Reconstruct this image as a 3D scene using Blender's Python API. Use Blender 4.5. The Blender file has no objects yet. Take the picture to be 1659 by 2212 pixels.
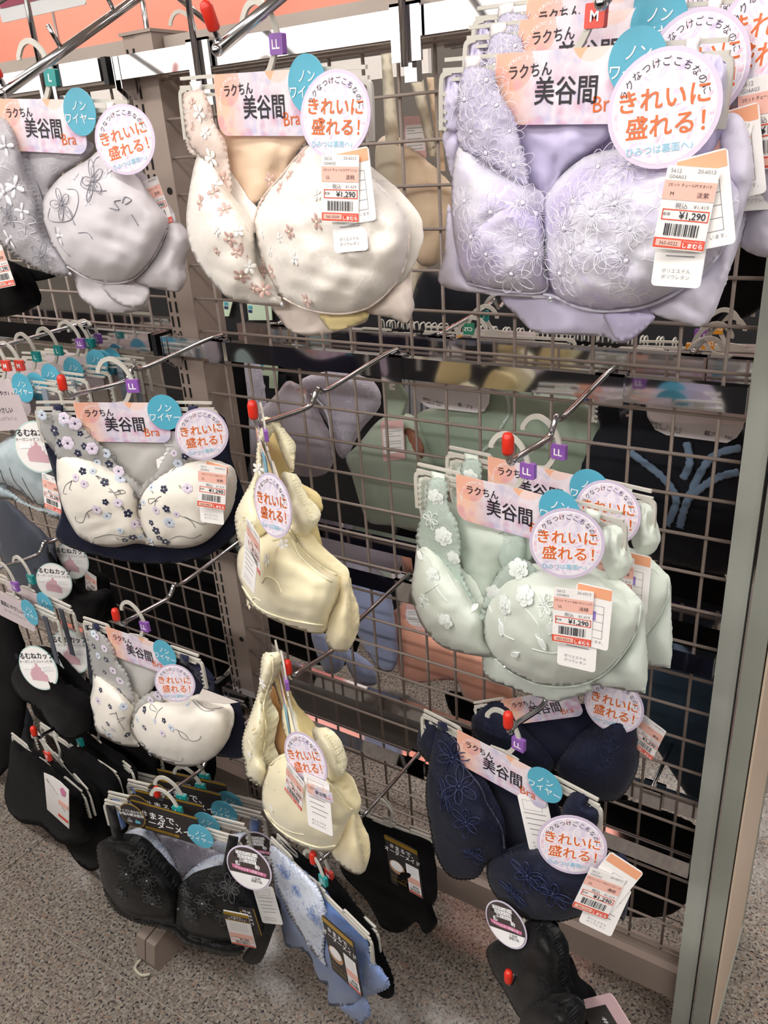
import bpy, math, random
import numpy as np
from mathutils import Vector, Matrix, noise
from mathutils.geometry import delaunay_2d_cdt

S = bpy.context.scene
COL = S.collection
FLOOR = 0.0
# ------------------------------------------------------------------ camera
YAW, PITCH, ROLL, FPX = -.5949, -.4233, -.0696, 1758.28
CAM = np.array([.7687, -.9361, 1.3528])
_f = np.array([math.sin(YAW)*math.cos(PITCH), math.cos(YAW)*math.cos(PITCH), math.sin(PITCH)])
_r = np.array([math.cos(YAW), -math.sin(YAW), 0.]); _u = np.cross(_r, _f)
CR = _r*math.cos(ROLL)+_u*math.sin(ROLL); CU = -_r*math.sin(ROLL)+_u*math.cos(ROLL); CF = _f
cd = bpy.data.cameras.new('camera'); cam = bpy.data.objects.new('camera', cd); COL.objects.link(cam)
cd.sensor_fit = 'VERTICAL'; cd.sensor_height = 24; cd.lens = 24*FPX/2212; cd.clip_start = .02
M = Matrix(((CR[0], CU[0], -CF[0], CAM[0]), (CR[1], CU[1], -CF[1], CAM[1]), (CR[2], CU[2], -CF[2], CAM[2]), (0, 0, 0, 1)))
cam.matrix_world = M; S.camera = cam
# ------------------------------------------------------------------ world, lights, exposure
w = bpy.data.worlds.new('world'); S.world = w; w.use_nodes = True
w.node_tree.nodes['Background'].inputs[0].default_value = (1, .97, .93, 1)
w.node_tree.nodes['Background'].inputs[1].default_value = .16
def area(name, loc, sx, sy, power, rot=(0, 0, 0), col=(1, .975, .95)):
    l = bpy.data.lights.new(name, 'AREA'); l.shape = 'RECTANGLE'; l.size = sx; l.size_y = sy; l.energy = power; l.color = col
    o = bpy.data.objects.new(name, l); COL.objects.link(o); o.location = loc; o.rotation_euler = rot
    return o
for lx in (-2.2, -.1, 2.0):
    for ly, p in ((-3.2, 42), (-1.3, 24), (1.15, 15), (3.2, 14)):
        area('ceiling_lamp', (lx, ly, 2.6), 1.6, .26, p)
for lx in (-9.5, -6.5, -3.5, -.5, 2.5): area('wall_fill_light', (lx, -4.6, 2.5), 1.8, .3, 55, (math.radians(-38), 0, 0))  # added fill lights, brighten the far wall that the top rail mirrors
S.view_settings.view_transform = 'Standard'; S.view_settings.look = 'None'
S.view_settings.gamma = 1; S.view_settings.use_curve_mapping = False
S.view_settings.exposure = 0.15
# ------------------------------------------------------------------ helpers
def ray(px, py):
    return CAM, (px-829.5)/FPX*CR - (py-1106)/FPX*CU + CF
def K(ox, oy, s):
    return lambda *p: [(ox+p[i]/s, oy+p[i+1]/s) for i in range(0, len(p), 2)]
K0 = K(0, 0, 1); K1 = K(0, 0, 2.9625); K2 = K(360, 0, 2.860); K3 = K(900, 0, 2.1858); K4 = K(0, 660, 2.9625)
K5 = K(400, 660, 2.836); K6 = K(860, 660, 2.0764); K7 = K(0, 1180, 2.9625); K8 = K(440, 1360, 2.596)
K9 = K(0, 1560, 2.676); K10 = K(860, 1440, 2.860); K11 = K(1300, 1500, 3.1058)
class Frame:
    """a vertical plane in the shop: origin c, turned by yaw about z; local x along it, local z up, local -y to the front"""
    def __init__(s, x, y, yaw, z=1.0):
        t = math.radians(yaw); s.c = np.array([x, y, z]); s.t = t
        s.u = np.array([math.cos(t), math.sin(t), 0]); s.n = np.array([math.sin(t), -math.cos(t), 0])
    def px(s, px, py, h=0.):
        o, d = ray(px, py); k = ((s.c+s.n*h-o) @ s.n)/(d @ s.n); p = o+k*d-s.c
        return np.array([p @ s.u, -h, p[2]])
    def pxs(s, P, H):
        P = np.asarray(P, float); H = np.broadcast_to(np.asarray(H, float), (len(P),))
        D = (P[:, :1]-829.5)/FPX*CR - (P[:, 1:2]-1106)/FPX*CU + CF
        k = (((s.c-CAM) @ s.n)+H)/(D @ s.n); W = CAM+k[:, None]*D-s.c
        return np.stack([W @ s.u, -H, W[:, 2]], 1)
def tag(o, label=None, cat=None, group=None, kind=None):
    for k, v in (('label', label), ('category', cat), ('group', group), ('kind', kind)):
        if v: o[k] = v
    return o
def empty(name, fr=None, loc=None, yaw=0, parent=None, roll=0):
    o = bpy.data.objects.new(name, None); COL.objects.link(o); o.empty_display_size = .02
    if fr is not None: o.location = fr.c; o.rotation_euler = (0, 0, fr.t)
    else: o.location = loc; o.rotation_euler = (0, roll, yaw)
    if parent: o.parent = parent
    return o
def thing(name, label, cat, fr=None, loc=None, yaw=0, group=None, roll=0):
    return tag(empty(name, fr, loc, yaw, None, roll), label, cat, group)
def link(name, me, parent=None, loc=(0, 0, 0), rot=(0, 0, 0), scale=(1, 1, 1)):
    o = bpy.data.objects.new(name, me); COL.objects.link(o)
    if parent: o.parent = parent
    o.location = loc; o.rotation_euler = rot; o.scale = scale
    return o
def kids(o): return list(o.children)
def copy_tree(o, parent=None):
    c = o.copy(); COL.objects.link(c)
    if parent: c.parent = parent
    for ch in kids(o): copy_tree(ch, c)
    return c
def mesh(name, V, F, mats, mi=None, smooth=False):
    me = bpy.data.meshes.new(name); me.from_pydata([tuple(v) for v in V], [], F)
    for m in (mats if isinstance(mats, (list, tuple)) else [mats]): me.materials.append(m)
    if mi: me.polygons.foreach_set('material_index', mi)
    if smooth: me.polygons.foreach_set('use_smooth', [True]*len(me.polygons))
    me.update(); return me
class MB:
    """collects boxes, bars and tubes into one mesh"""
    def __init__(s): s.V = []; s.F = []; s.I = []
    def add(s, V, F, m=0):
        b = len(s.V); s.V += [tuple(v) for v in V]; s.F += [tuple(b+i for i in f) for f in F]; s.I += [m]*len(F)
    def box(s, x0, x1, y0, y1, z0, z1, m=0):
        V = [(x, y, z) for x in (x0, x1) for y in (y0, y1) for z in (z0, z1)]
        s.add(V, [(0, 1, 3, 2), (4, 6, 7, 5), (0, 4, 5, 1), (2, 3, 7, 6), (0, 2, 6, 4), (1, 5, 7, 3)], m)
    def sweep(s, pts, w, t=None, n=8, m=0, up=None, cyc=False, rects=False):
        P = [Vector(p) for p in pts]; N = len(P); t = w if t is None else t
        W = w if hasattr(w, '__len__') else [w]*N
        prev = None; rings = []
        for i, p in enumerate(P):
            d = ((P[(i+1) % N] if (cyc or i < N-1) else p) - (P[i-1] if (cyc or i > 0) else p)).normalized()
            if up is not None: a = Vector(up)
            elif prev is not None: a = prev
            else: a = Vector((0, 0, 1)) if abs(d.z) < .9 else Vector((1, 0, 0))
            b = d.cross(a).normalized(); a2 = b.cross(d).normalized(); prev = a2
            ww = W[i]; tt = t if not hasattr(w, '__len__') or t is not w else ww
            if rects: q = [(1, 1), (-1, 1), (-1, -1), (1, -1)]
            else: q = [(math.cos(2*math.pi*k/n), math.sin(2*math.pi*k/n)) for k in range(n)]
            rings.append([p+b*(ww*c)+a2*(tt*e) for c, e in q])
        n = len(rings[0]); V = [v for r in rings for v in r]; F = []
        for i in range(N if cyc else N-1):
            a = i*n; b = ((i+1) % N)*n
            for k in range(n): F.append((a+k, a+(k+1) % n, b+(k+1) % n, b+k))
        if not cyc: F.append(tuple(range(n-1, -1, -1))); F.append(tuple((N-1)*n+k for k in range(n)))
        s.add(V, F, m)
    def ball(s, c, rx, ry=None, rz=None, n=8, m=0):
        ry = ry or rx; rz = rz or rx; V = []; F = []; h = n//2+1
        for i in range(1, h):
            a = math.pi*i/h
            for k in range(n):
                b = 2*math.pi*k/n; V.append((c[0]+rx*math.sin(a)*math.cos(b), c[1]+ry*math.sin(a)*math.sin(b), c[2]+rz*math.cos(a)))
        T = len(V); V.append((c[0], c[1], c[2]+rz)); V.append((c[0], c[1], c[2]-rz))
        for i in range(h-2):
            for k in range(n): F.append((i*n+k, (i+1)*n+k, (i+1)*n+(k+1) % n, i*n+(k+1) % n))
        for k in range(n): F.append((T, k, (k+1) % n)); F.append((T+1, (h-2)*n+(k+1) % n, (h-2)*n+k))
        s.add(V, F, m)
    def plate(s, P, y0, y1, m=0):
        """a flat outline in local x,z given a thickness from y0 (front) to y1"""
        n = len(P); V = [(x, y0, z) for x, z in P]+[(x, y1, z) for x, z in P]
        F = [tuple(range(n)), tuple(range(2*n-1, n-1, -1))]+[(i, n+i, n+(i+1) % n, (i+1) % n) for i in range(n)]
        s.add(V, F, m)
    def quad(s, x0, x1, z0, z1, y, m=0):
        s.add([(x0, y, z0), (x1, y, z0), (x1, y, z1), (x0, y, z1)], [(0, 1, 2, 3)], m)
    def me(s, name, mats, smooth=False): return mesh(name, s.V, s.F, mats, s.I, smooth)
    def obj(s, name, mats, parent=None, smooth=False): return link(name, s.me(name, mats, smooth), parent)
def rrect(x0, x1, z0, z1, r=.003, n=4):
    R = r if isinstance(r, (list, tuple)) else (r,)*4     # bl br tr tl
    out = []
    for (cx, cz, a0, rr) in ((x0, z0, 180, R[0]), (x1, z0, 270, R[1]), (x1, z1, 0, R[2]), (x0, z1, 90, R[3])):
        sx = 1 if cx == x0 else -1; sz = 1 if cz == z0 else -1
        for k in range(n+1):
            a = math.radians(a0+90*k/n); out.append((cx+sx*rr+rr*math.cos(a), cz+sz*rr+rr*math.sin(a)))
    return out
def circ(r, n=32, cx=0, cz=0, sx=1): return [(cx+sx*r*math.cos(2*math.pi*k/n), cz+r*math.sin(2*math.pi*k/n)) for k in range(n)]
# ------------------------------------------------------------------ materials
def srgb(h):
    h = h.lstrip('#'); c = [int(h[i:i+2], 16)/255 for i in (0, 2, 4)]
    return tuple(x/12.92 if x <= .04045 else ((x+.055)/1.055)**2.4 for x in c)+(1,)
class NT:
    def __init__(s, name):
        s.m = bpy.data.materials.new(name); s.m.use_nodes = True; s.t = s.m.node_tree; s.n = s.t.nodes; s.b = s.n['Principled BSDF']; s.out = s.n['Material Output']
    def new(s, ty, **kw):
        o = s.n.new(ty)
        for k, v in kw.items(): setattr(o, k, v)
        return o
    def l(s, a, b): s.t.links.new(a, b)
    def set(s, **kw):
        for k, v in kw.items(): s.b.inputs[k.replace('_', ' ')].default_value = v
    def math(s, op, a, b=None, c=None):
        o = s.new('ShaderNodeMath', operation=op)
        for i, v in enumerate((a, b, c)):
            if v is None: continue
            if isinstance(v, (int, float)): o.inputs[i].default_value = v
            else: s.l(v, o.inputs[i])
        return o.outputs[0]
    def mix(s, f, a, b):
        o = s.new('ShaderNodeMix', data_type='RGBA')
        for i, v in ((0, f), (6, a), (7, b)):
            if isinstance(v, (int, float)): o.inputs[i].default_value = v
            elif isinstance(v, tuple): o.inputs[i].default_value = v
            else: s.l(v, o.inputs[i])
        return o.outputs[2]
    def co(s): return s.new('ShaderNodeTexCoord').outputs['Object']
    def noise(s, sc, det=2, v=None, dist=0):
        o = s.new('ShaderNodeTexNoise'); o.inputs['Scale'].default_value = sc; o.inputs['Detail'].default_value = det; o.inputs['Distortion'].default_value = dist
        s.l(v or s.co(), o.inputs['Vector']); return o
    def ramp(s, v, stops):
        o = s.new('ShaderNodeValToRGB'); e = o.color_ramp.elements
        while len(e) < len(stops): e.new(.5)
        for i, (p, c) in enumerate(stops): e[i].position = p; e[i].color = c
        s.l(v, o.inputs[0]); return o.outputs[0]
    def bump(s, h, d=.001, st=.5):
        o = s.new('ShaderNodeBump'); o.inputs['Distance'].default_value = d; o.inputs['Strength'].default_value = st
        s.l(h, o.inputs['Height']); s.l(o.outputs[0], s.b.inputs['Normal'])
_mc = {}
def mat(name, col, rough=.5, metal=0, spec=.5, **kw):
    if name in _mc: return _mc[name]
    t = NT(name); t.set(Base_Color=srgb(col), Roughness=rough, Metallic=metal, Specular_IOR_Level=spec)
    for k, v in kw.items(): t.b.inputs[k.replace('_', ' ')].default_value = v
    _mc[name] = t.m; return t.m
def fabric(name, col, rough=.6, sheen=.25, weave=1800, col2=None, blot=30, clear=0, alpha=1., lace=None, lsc=120, fold=.002, spec=.3, lb=.5):
    """cloth: fine knit, soft folds, optional printed blotches (col2), lace threads (lace colour) and see-through net"""
    if name in _mc: return _mc[name]
    t = NT(name); v = t.co(); c = srgb(col)
    t.set(Roughness=rough, Sheen_Weight=sheen, Specular_IOR_Level=spec); base = c
    if col2:
        n = t.noise(blot, 3, v, .6); base = t.mix(t.ramp(n.outputs[0], [(.42, (0, 0, 0, 1)), (.62, (1, 1, 1, 1))]), c, srgb(col2))
    h = t.noise(weave, 2, v).outputs[0]; big = t.noise(16, 2, v, 1.2).outputs[0]
    hh = t.math('ADD', t.math('MULTIPLY', h, .12), t.math('MULTIPLY', big, fold*500))
    if lace:
        vo = t.new('ShaderNodeTexVoronoi', feature='DISTANCE_TO_EDGE'); vo.inputs['Scale'].default_value = lsc
        nd = t.noise(lsc*.5, 2, v); mx = t.new('ShaderNodeVectorMath', operation='MULTIPLY_ADD'); t.l(nd.outputs[1], mx.inputs[0]); mx.inputs[1].default_value = (.012, .012, .012); t.l(v, mx.inputs[2]); t.l(mx.outputs[0], vo.inputs[0])
        thr = t.ramp(vo.outputs[0], [(.0, (1, 1, 1, 1)), (.09, (0, 0, 0, 1))])
        msk = t.ramp(t.noise(45, 2, v).outputs[0], [(.45, (.15, .15, .15, 1)), (.6, (1, 1, 1, 1))])
        f = t.math('MULTIPLY', thr, msk); base = t.mix(f, base, srgb(lace)); hh = t.math('ADD', hh, t.math('MULTIPLY', f, lb))
    if isinstance(base, tuple): t.set(Base_Color=base)
    else: t.l(base, t.b.inputs['Base Color'])
    t.bump(hh, .0012, .6)
    if alpha < 1:
        tr = t.new('ShaderNodeBsdfTransparent'); ms = t.new('ShaderNodeMixShader')
        if lace: t.l(t.math('MAXIMUM', alpha, f), ms.inputs[0])
        else: ms.inputs[0].default_value = alpha
        t.l(tr.outputs[0], ms.inputs[1]); t.l(t.b.outputs[0], ms.inputs[2]); t.l(ms.outputs[0], t.out.inputs[0])
    _mc[name] = t.m; return t.m
chrome = mat('chrome', '#d8d8dc', .07, 1)
steel = mat('rod_steel', '#b9b8ba', .16, 1)
beige = mat('taupe_powder_coat', '#9c8c82', .42, 0, .4)
beam_m = mat('taupe_beam', '#a79a90', .45)
wire_m = mat('wire_coating', '#8f8178', .35, 0, .5)
slot_m = mat('slot_shadow', '#15120f', .9)
red_m = mat('red_rubber', '#d8301f', .35)
hang_m = mat('hanger_plastic', '#c6c2b8', .35)
hang_w = mat('hanger_frost', '#d5d5d2', .25)
frame_m = mat('grey_frame_paint', '#a9aba2', .4)
clear_m = mat('clear_strip', '#e9eef0', .05, 0, .6)
cream_m = mat('cream_panel', '#e6cdb6', .4)
paper = mat('white_paper', '#f3efec', .45)
ink = mat('ink_dark', '#26242c', .5); inkg = mat('ink_grey', '#8c8a90', .5); orange = mat('ink_orange', '#d8662c', .45)
white_i = mat('ink_white', '#fbf8f8', .4); red_i = mat('ink_red', '#e2523a', .45); pinkb = mat('ink_pink_band', '#f3bdae', .45)
teal = mat('sticker_teal', '#58adc6', .35); tealt = mat('ink_pale_blue', '#93c8dc', .45); gold = mat('foil_gold', '#b8922a', .3, .5)
blackc = mat('black_card', '#2a2728', .4); purple_i = mat('ink_purple', '#9f86cf', .4); brown_c = mat('brown_card', '#4a403f', .4); pinkr = mat('ink_pink', '#d77ba4', .4)
tanb = mat('ink_skin', '#c69a78', .5)
chipc = {'LL': mat('chip_purple', '#8f5bb0', .3), 'L': mat('chip_teal', '#1b8f8c', .3), 'M': mat('chip_red', '#de4a3e', .3), 'D75': mat('chip_orange', '#e39a1c', .3), 'C75': mat('chip_green', '#2d8a6c', .3)}
def art_header():
    t = NT('header_card_print'); v = t.co(); sx = t.new('ShaderNodeSeparateXYZ'); t.l(v, sx.inputs[0]); X, Z = sx.outputs[0], sx.outputs[2]
    n1 = t.noise(38, 3, v, 1.5); c = t.ramp(n1.outputs[0], [(.3, srgb('#c4c0da')), (.5, srgb('#ddd2de')), (.7, srgb('#ebe3e8'))])
    def disc(cx, cz, r, soft=.0006):
        a = t.math('SUBTRACT', X, cx); b = t.math('SUBTRACT', Z, cz)
        d = t.math('SQRT', t.math('ADD', t.math('MULTIPLY', a, a), t.math('MULTIPLY', b, b)))
        return t.ramp(t.math('DIVIDE', t.math('SUBTRACT', d, r-soft), soft*2), [(0, (1, 1, 1, 1)), (1, (0, 0, 0, 1))])
    gl = t.ramp(t.math('ADD', t.math('MULTIPLY', X, 14), t.math('ADD', t.math('MULTIPLY', n1.outputs[0], .7), .55)), [(.15, (1, 1, 1, 1)), (.55, (0, 0, 0, 1))])
    c = t.mix(gl, c, srgb('#efc2ab'))
    c = t.mix(t.math('MULTIPLY', disc(-.047, -.003, .019), .6), c, srgb('#eba48a'))
    c = t.mix(disc(.024, .014, .018), c, srgb('#f0b693'))
    c = t.mix(t.math('MULTIPLY', disc(.03, -.006, .015), .6), c, srgb('#f4e6ea'))
    pet = t.new('ShaderNodeTexVoronoi'); pet.inputs['Scale'].default_value = 75; t.l(v, pet.inputs[0])
    mk = t.math('MULTIPLY', t.ramp(pet.outputs[0], [(.3, (1, 1, 1, 1)), (.6, (0, 0, 0, 1))]), t.ramp(t.math('MULTIPLY', Z, -40), [(.15, (0, 0, 0, 1)), (.8, (1, 1, 1, 1))]))
    c = t.mix(t.math('MULTIPLY', mk, .45), c, srgb('#cf7ba5'))
    t.l(c, t.b.inputs['Base Color']); t.set(Roughness=.28); return t.m
def art_round():
    t = NT('round_tag_print'); v = t.co(); n1 = t.noise(60, 3, v, 2)
    c = t.ramp(n1.outputs[0], [(.28, srgb('#c5b5d6')), (.42, srgb('#e0d6e4')), (.55, srgb('#eee6ec')), (.68, srgb('#e6bfd0')), (.8, srgb('#d69bbb'))])
    t.l(c, t.b.inputs['Base Color']); t.set(Roughness=.34, Specular_IOR_Level=.4); return t.m
head_m = art_header(); round_m = art_round(); ring_m = mat('tag_ring', '#cfc0d6', .3)
def granite():
    t = NT('granite'); v = t.co()
    a = t.new('ShaderNodeTexVoronoi'); a.inputs['Scale'].default_value = 250; t.l(v, a.inputs[0])
    b = t.noise(190, 4, v); c0 = t.ramp(a.outputs['Color'], [(0, srgb('#756c63')), (.35, srgb('#857a70')), (.6, srgb('#968e84')), (1, srgb('#b0a89d'))])
    d = t.ramp(b.outputs[0], [(.39, (1, 1, 1, 1)), (.44, (0, 0, 0, 1))]); c1 = t.mix(d, c0, srgb('#3c3b3f'))
    e = t.ramp(t.noise(95, 3, v, .5).outputs[0], [(.60, (0, 0, 0, 1)), (.68, (1, 1, 1, 1))]); c1 = t.mix(t.math('MULTIPLY', e, .6), c1, srgb('#a5826f'))
    t.l(c1, t.b.inputs['Base Color']); t.set(Roughness=.16, Specular_IOR_Level=.5); return t.m
gran = granite(); grout = mat('joint_grout', '#a39c8e', .7)
# ------------------------------------------------------------------ lettering
_tc = {}
def glyphs(txt, bold=0):
    k = (txt, bold)
    if k not in _tc:
        c = bpy.data.curves.new('lettering', 'FONT'); c.body = txt; c.size = 1; c.offset = bold; c.resolution_u = 2
        o = bpy.data.objects.new('lettering', c); COL.objects.link(o); bpy.context.view_layer.update()
        m = bpy.data.meshes.new_from_object(o.evaluated_get(bpy.context.evaluated_depsgraph_get()))
        V = np.array([v.co[:2] for v in m.vertices]).reshape(-1, 2); F = [tuple(p.vertices) for p in m.polygons]
        bpy.data.objects.remove(o); bpy.data.curves.remove(c); bpy.data.meshes.remove(m)
        _tc[k] = (V, F)
    return _tc[k]
def put(mb, txt, x, z, h, y, m, bold=0, align='c', rot=0, sx=1.):
    """write txt with its middle (or left end) at x,z; h is the letter height"""
    V, F = glyphs(txt, bold)
    if len(V) == 0: return
    lo, hi = V.min(0), V.max(0); s = h/.75; W = (V-[(lo[0]+hi[0])/2 if align == 'c' else lo[0], .36])*s*[sx, 1]
    c, n = math.cos(rot), math.sin(rot)
    mb.add([(x+a*c-b*n, y, z+a*n+b*c) for a, b in W], F, m)
def arc_text(mb, txt, r, a0, a1, h, y, m, bold=0, cz=0, cx=0):
    for i, ch in enumerate(txt):
        a = math.radians(a0+(a1-a0)*i/(len(txt)-1)); put(mb, ch, cx+r*math.cos(a), cz+r*math.sin(a), h, y, m, bold, rot=a-math.pi/2)
def border(mb, x0, x1, z0, z1, t, y, m):
    mb.quad(x0, x1, z0, z0+t, y, m); mb.quad(x0, x1, z1-t, z1, y, m); mb.quad(x0, x0+t, z0, z1, y, m); mb.quad(x1-t, x1, z0, z1, y, m)
def card(name, outline, m, parent, th=.0006, loc=(0, 0, 0), rot=(0, 0, 0), scale=1):
    mb = MB(); mb.plate(outline, -th/2, th/2); return link(name, mb.me(name, m), parent, loc, rot, (scale,)*3)
# meshes of the printed cards (origin at the middle, front is -y)
PM = [ink, orange, white_i, red_i, pinkb, tealt, inkg, purple_i, gold, teal, tanb, pinkr, brown_c, paper]
INK, OR, WH, RD, PB, TB, GR, PU, GO, TE, SK, PR, BR, PA = range(14)
def me_header():
    mb = MB(); mb.plate(rrect(-.066, .066, -.048, .006, (.014, .014, .001, .001), 6), -.0004, .0004); b = mb.me('header_card', head_m)
    p = MB(); y = -.0009
    put(p, 'ラクちん', -.031, -.008, .0085, y, INK, .01, rot=.05, sx=.95)
    put(p, '美谷間', .003, -.0235, .0165, y, INK, .012, sx=.9); put(p, 'Bra', .04, -.033, .0125, y, OR, 0, rot=.06)
    arc_text(p, 'RAKUSITE MORERU BITANIMA', .022, 190, 35, .0032, y, WH, 0, -.02, -.037)
    return b, p.me('lettering', PM)
def me_sticker():
    mb = MB(); mb.plate(circ(.0235), -.0004, .0004); p = MB(); put(p, 'ノン', .001, .006, .0085, -.0009, WH, .005); put(p, 'ワイヤー', 0, -.0065, .0085, -.0009, WH, .005)
    return mb.me('sticker', teal), p.me('lettering', PM)
def me_round():
    mb = MB(); mb.plate(circ(.0345, 40), -.0005, .0005, 1); mb.plate(circ(.0315, 40), -.0007, .0004, 2); mb.plate(circ(.0308, 40), -.0009, .0003, 0)
    p = MB(); y = -.0013; arc_text(p, 'ラクなつけごこちなのに', .0262, 160, 20, .0044, y, INK, .0)
    for dx, dz in ((.0005, 0), (-.0005, 0), (0, .0005), (0, -.0005)):
        put(p, 'きれいに', dx, .006+dz, .0108, y+.0002, WH, .02, rot=.06); put(p, '盛れる！', .002+dx, -.0095+dz, .0108, y+.0002, WH, .02, rot=.06)
    put(p, 'きれいに', 0, .006, .0108, y, OR, .014, rot=.06); put(p, '盛れる！', .002, -.0095, .0108, y, OR, .014, rot=.06)
    put(p, 'ひみつは裏面へ♪', 0, -.0228, .0042, y, TB, .01, rot=.08)
    return mb.me('round_tag', [round_m, ring_m, white_i]), p.me('lettering', PM)
def barcode(p, x0, x1, z0, z1, y, seed):
    r = random.Random(seed); x = x0
    while x < x1:
        wd = r.choice((.00035, .0006, .0009)); p.quad(x, min(x+wd, x1), z0, z1, y, INK); x += wd+r.choice((.0004, .0007, .001))
def me_price(code, nm, num, size='LL', jp='淡桃', price='¥1,290', tax='¥1,419'):
    mb = MB(); mb.plate(rrect(-.0165, .0165, -.026, .026, .0012), -.0003, .0003); p = MB(); y = -.0006; y2 = -.0008
    put(p, '5612', -.0105, .0232, .0026, y, GR); put(p, '20-6013', .0085, .0236, .0026, y, GR); put(p, code, -.009, .0195, .0024, y, GR)
    p.quad(-.0165, .0165, .0052, .0172, y, PB); put(p, nm, 0, .0145, .0019, y2, INK, sx=.85); put(p, size, -.0105, .009, .0026, y2, INK); put(p, jp, .009, .009, .003, y2, INK)
    put(p, '税込', -.003, .0018, .003, y, GR, .01); put(p, tax, .0095, .0018, .0026, y, GR)
    border(p, -.0145, .0155, -.0075, -.0005, .0007, y, RD); put(p, '本体', -.0115, -.0037, .0019, y2, INK); put(p, price, .005, -.004, .0046, y2, INK, .015)
    barcode(p, -.0112, .0112, -.0172, -.0095, y2, num)
    p.quad(-.0165, .0165, -.0252, -.0188, y, RD); p.quad(-.015, .0015, -.024, -.0198, y2, PB); put(p, num, -.0067, -.022, .0024, y2-.0001, INK)
    put(p, 'しまむら', .009, -.0228, .0026, y2, WH, .03); put(p, 'ファッションセンター', .009, -.0202, .0010, y2, WH)
    return mb.me('price_tag', paper), p.me('lettering', PM)
def me_care():
    mb = MB(); mb.plate(rrect(-.0165, .0165, -.032, .032, .003), -.0003, .0003); p = MB(); y = -.0006
    for i in range(5): p.quad(-.013+.001*i, .012-.002*(i % 3), .012-.006*i, .0128-.006*i, y, GR)
    put(p, 'ポリエステル', -.001, -.0215, .0024, y, GR); put(p, 'ポリウレタン', -.001, -.0255, .0024, y, GR)
    border(p, -.012, .009, .016, .027, .0003, y, GR)
    return mb.me('care_tag', paper), p.me('lettering', PM)
def me_size_tag():
    mb = MB(); mb.plate(rrect(-.0165, .0165, -.03, .03, .003), -.0003, .0003); p = MB(); y = -.0006
    p.quad(-.0155, .0155, .019, .029, y, 14)
    border(p, -.004, .010, -.02, .012, .0004, y, GR)
    for i in range(3): p.quad(-.004, .010, -.012+.008*i, -.0116+.008*i, y, GR)
    p.quad(-.0035, .003, -.003, .006, y, PU); put(p, 'います。', .006, -.0235, .0025, y, GR)
    return mb.me('size_tag', paper), p.me('lettering', PM+[mat('peach_band', '#eba680', .45)])
def me_cup_round():
    mb = MB(); mb.plate(circ(.034, 36), -.0005, .0005, 1); mb.plate(circ(.032, 36), -.0008, .0004, 0); p = MB(); y = -.0012
    put(p, 'まるむねカップ', .0, .019, .0078, y, INK, .02, rot=-.04); put(p, 'オーガニックコットン使用', 0, .0105, .0038, y, GR, .01, rot=-.04)
    q = [(-.003, .008), (.0, .008), (.001, .003), (.008, .0), (.009, -.008), (.013, -.011), (.013, -.021), (-.016, -.017), (-.017, -.008), (-.012, -.0), (-.004, .003)]
    p.add([(a, y, b) for a, b in q], [tuple(range(len(q)))], 14)
    p.quad(-.026, -.009, .0, .0055, y-.0001, WH); p.quad(.006, .027, -.005, .003, y-.0001, WH)
    for i in range(3): p.quad(.008, .025, .0012-.0024*i, .0017-.0024*i, y-.0002, GR)
    return mb.me('round_tag', [paper, mat('mint_ring', '#bcd5cf', .4)]), p.me('lettering', PM+[mat('dusty_rose_print', '#d3a9b2', .5)])
def me_order_card(big=True):
    w2, h2 = (.062, .03) if big else (.022, .034); mb = MB(); mb.plate(rrect(-w2, w2, -h2, h2, .006 if big else .002), -.0005, .0005); p = MB(); y = -.0009
    if big:
        p.quad(-w2, w2, h2-.0035, h2, y, GO); put(p, '＃まるで、', -.012, .006, .0125, y, WH, .012); put(p, 'オーダーメイド', .004, -.0095, .0125, y, WH, .012)
        p.quad(-.045, .02, -.026, -.0205, y, GO); put(p, 'あなたサイズの付け心地', -.013, -.0232, .0034, y-.0002, INK, .01)
    else:
        p.quad(-w2, w2, h2-.006, h2, y, GO); put(p, '＃まるで、', 0, h2-.0115, .0055, y, WH, .012); put(p, 'オーダーメイド', 0, h2-.0185, .0052, y, WH, .012)
        p.add([(x*1.1-.010, y, z-.006) for x, z in circ(.0095, 16)], [tuple(range(16))], SK); p.add([(x-.010, y-.0001, z*.8-.004) for x, z in circ(.0085, 16)], [tuple(range(16))], WH)
        put(p, 'コラーゲン', -.009, -.021, .0034, y, GO, .01); put(p, '配合の保湿糸', -.009, -.0265, .0024, y, GO)
        p.quad(.0035, .0205, -.032, .008, y, WH); p.quad(.0035, .0205, -.018, -.009, y-.0001, PB); p.quad(.0035, .0205, -.0315, -.029, y-.0001, RD)
        put(p, '¥590', .0135, -.0215, .003, y-.0002, INK, .02); barcode(p, .006, .018, -.028, -.0242, y-.0002, 'p')
        for i in range(4): p.quad(.006, .018, .006-.0035*i, .0063-.0035*i, y-.0002, GR)
    return mb.me('order_card', blackc), p.me('lettering', PM)
def me_order_tag():
    mb = MB(); mb.plate(rrect(-.0165, .0165, -.028, .028, .0015), -.0003, .0003, 0); p = MB(); y = -.0006
    p.quad(-.0165, .0165, .022, .0265, y, GO); p.quad(-.0165, .0165, .0145, .022, y, BR); put(p, '＃まるで、', 0, .0198, .0026, y-.0001, WH, .01); put(p, 'オーダーメイド', 0, .0167, .0026, y-.0001, WH, .01); p.quad(-.0165, .0165, .0132, .0145, y, GO)
    for i in range(5): p.quad(-.012, .012, .0095-.0028*i, .0098-.0028*i, y, GR)
    p.quad(-.0155, .0155, -.014, -.0075, y, PB); border(p, -.0145, .015, -.0195, -.0145, .0005, y, RD); put(p, '¥1,790', .003, -.017, .0033, y, INK, .02); barcode(p, -.009, .010, -.0242, -.0202, y, 'o'); p.quad(-.0155, .0155, -.0272, -.025, y, RD)
    return mb.me('price_tag', paper), p.me('lettering', PM)
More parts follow.
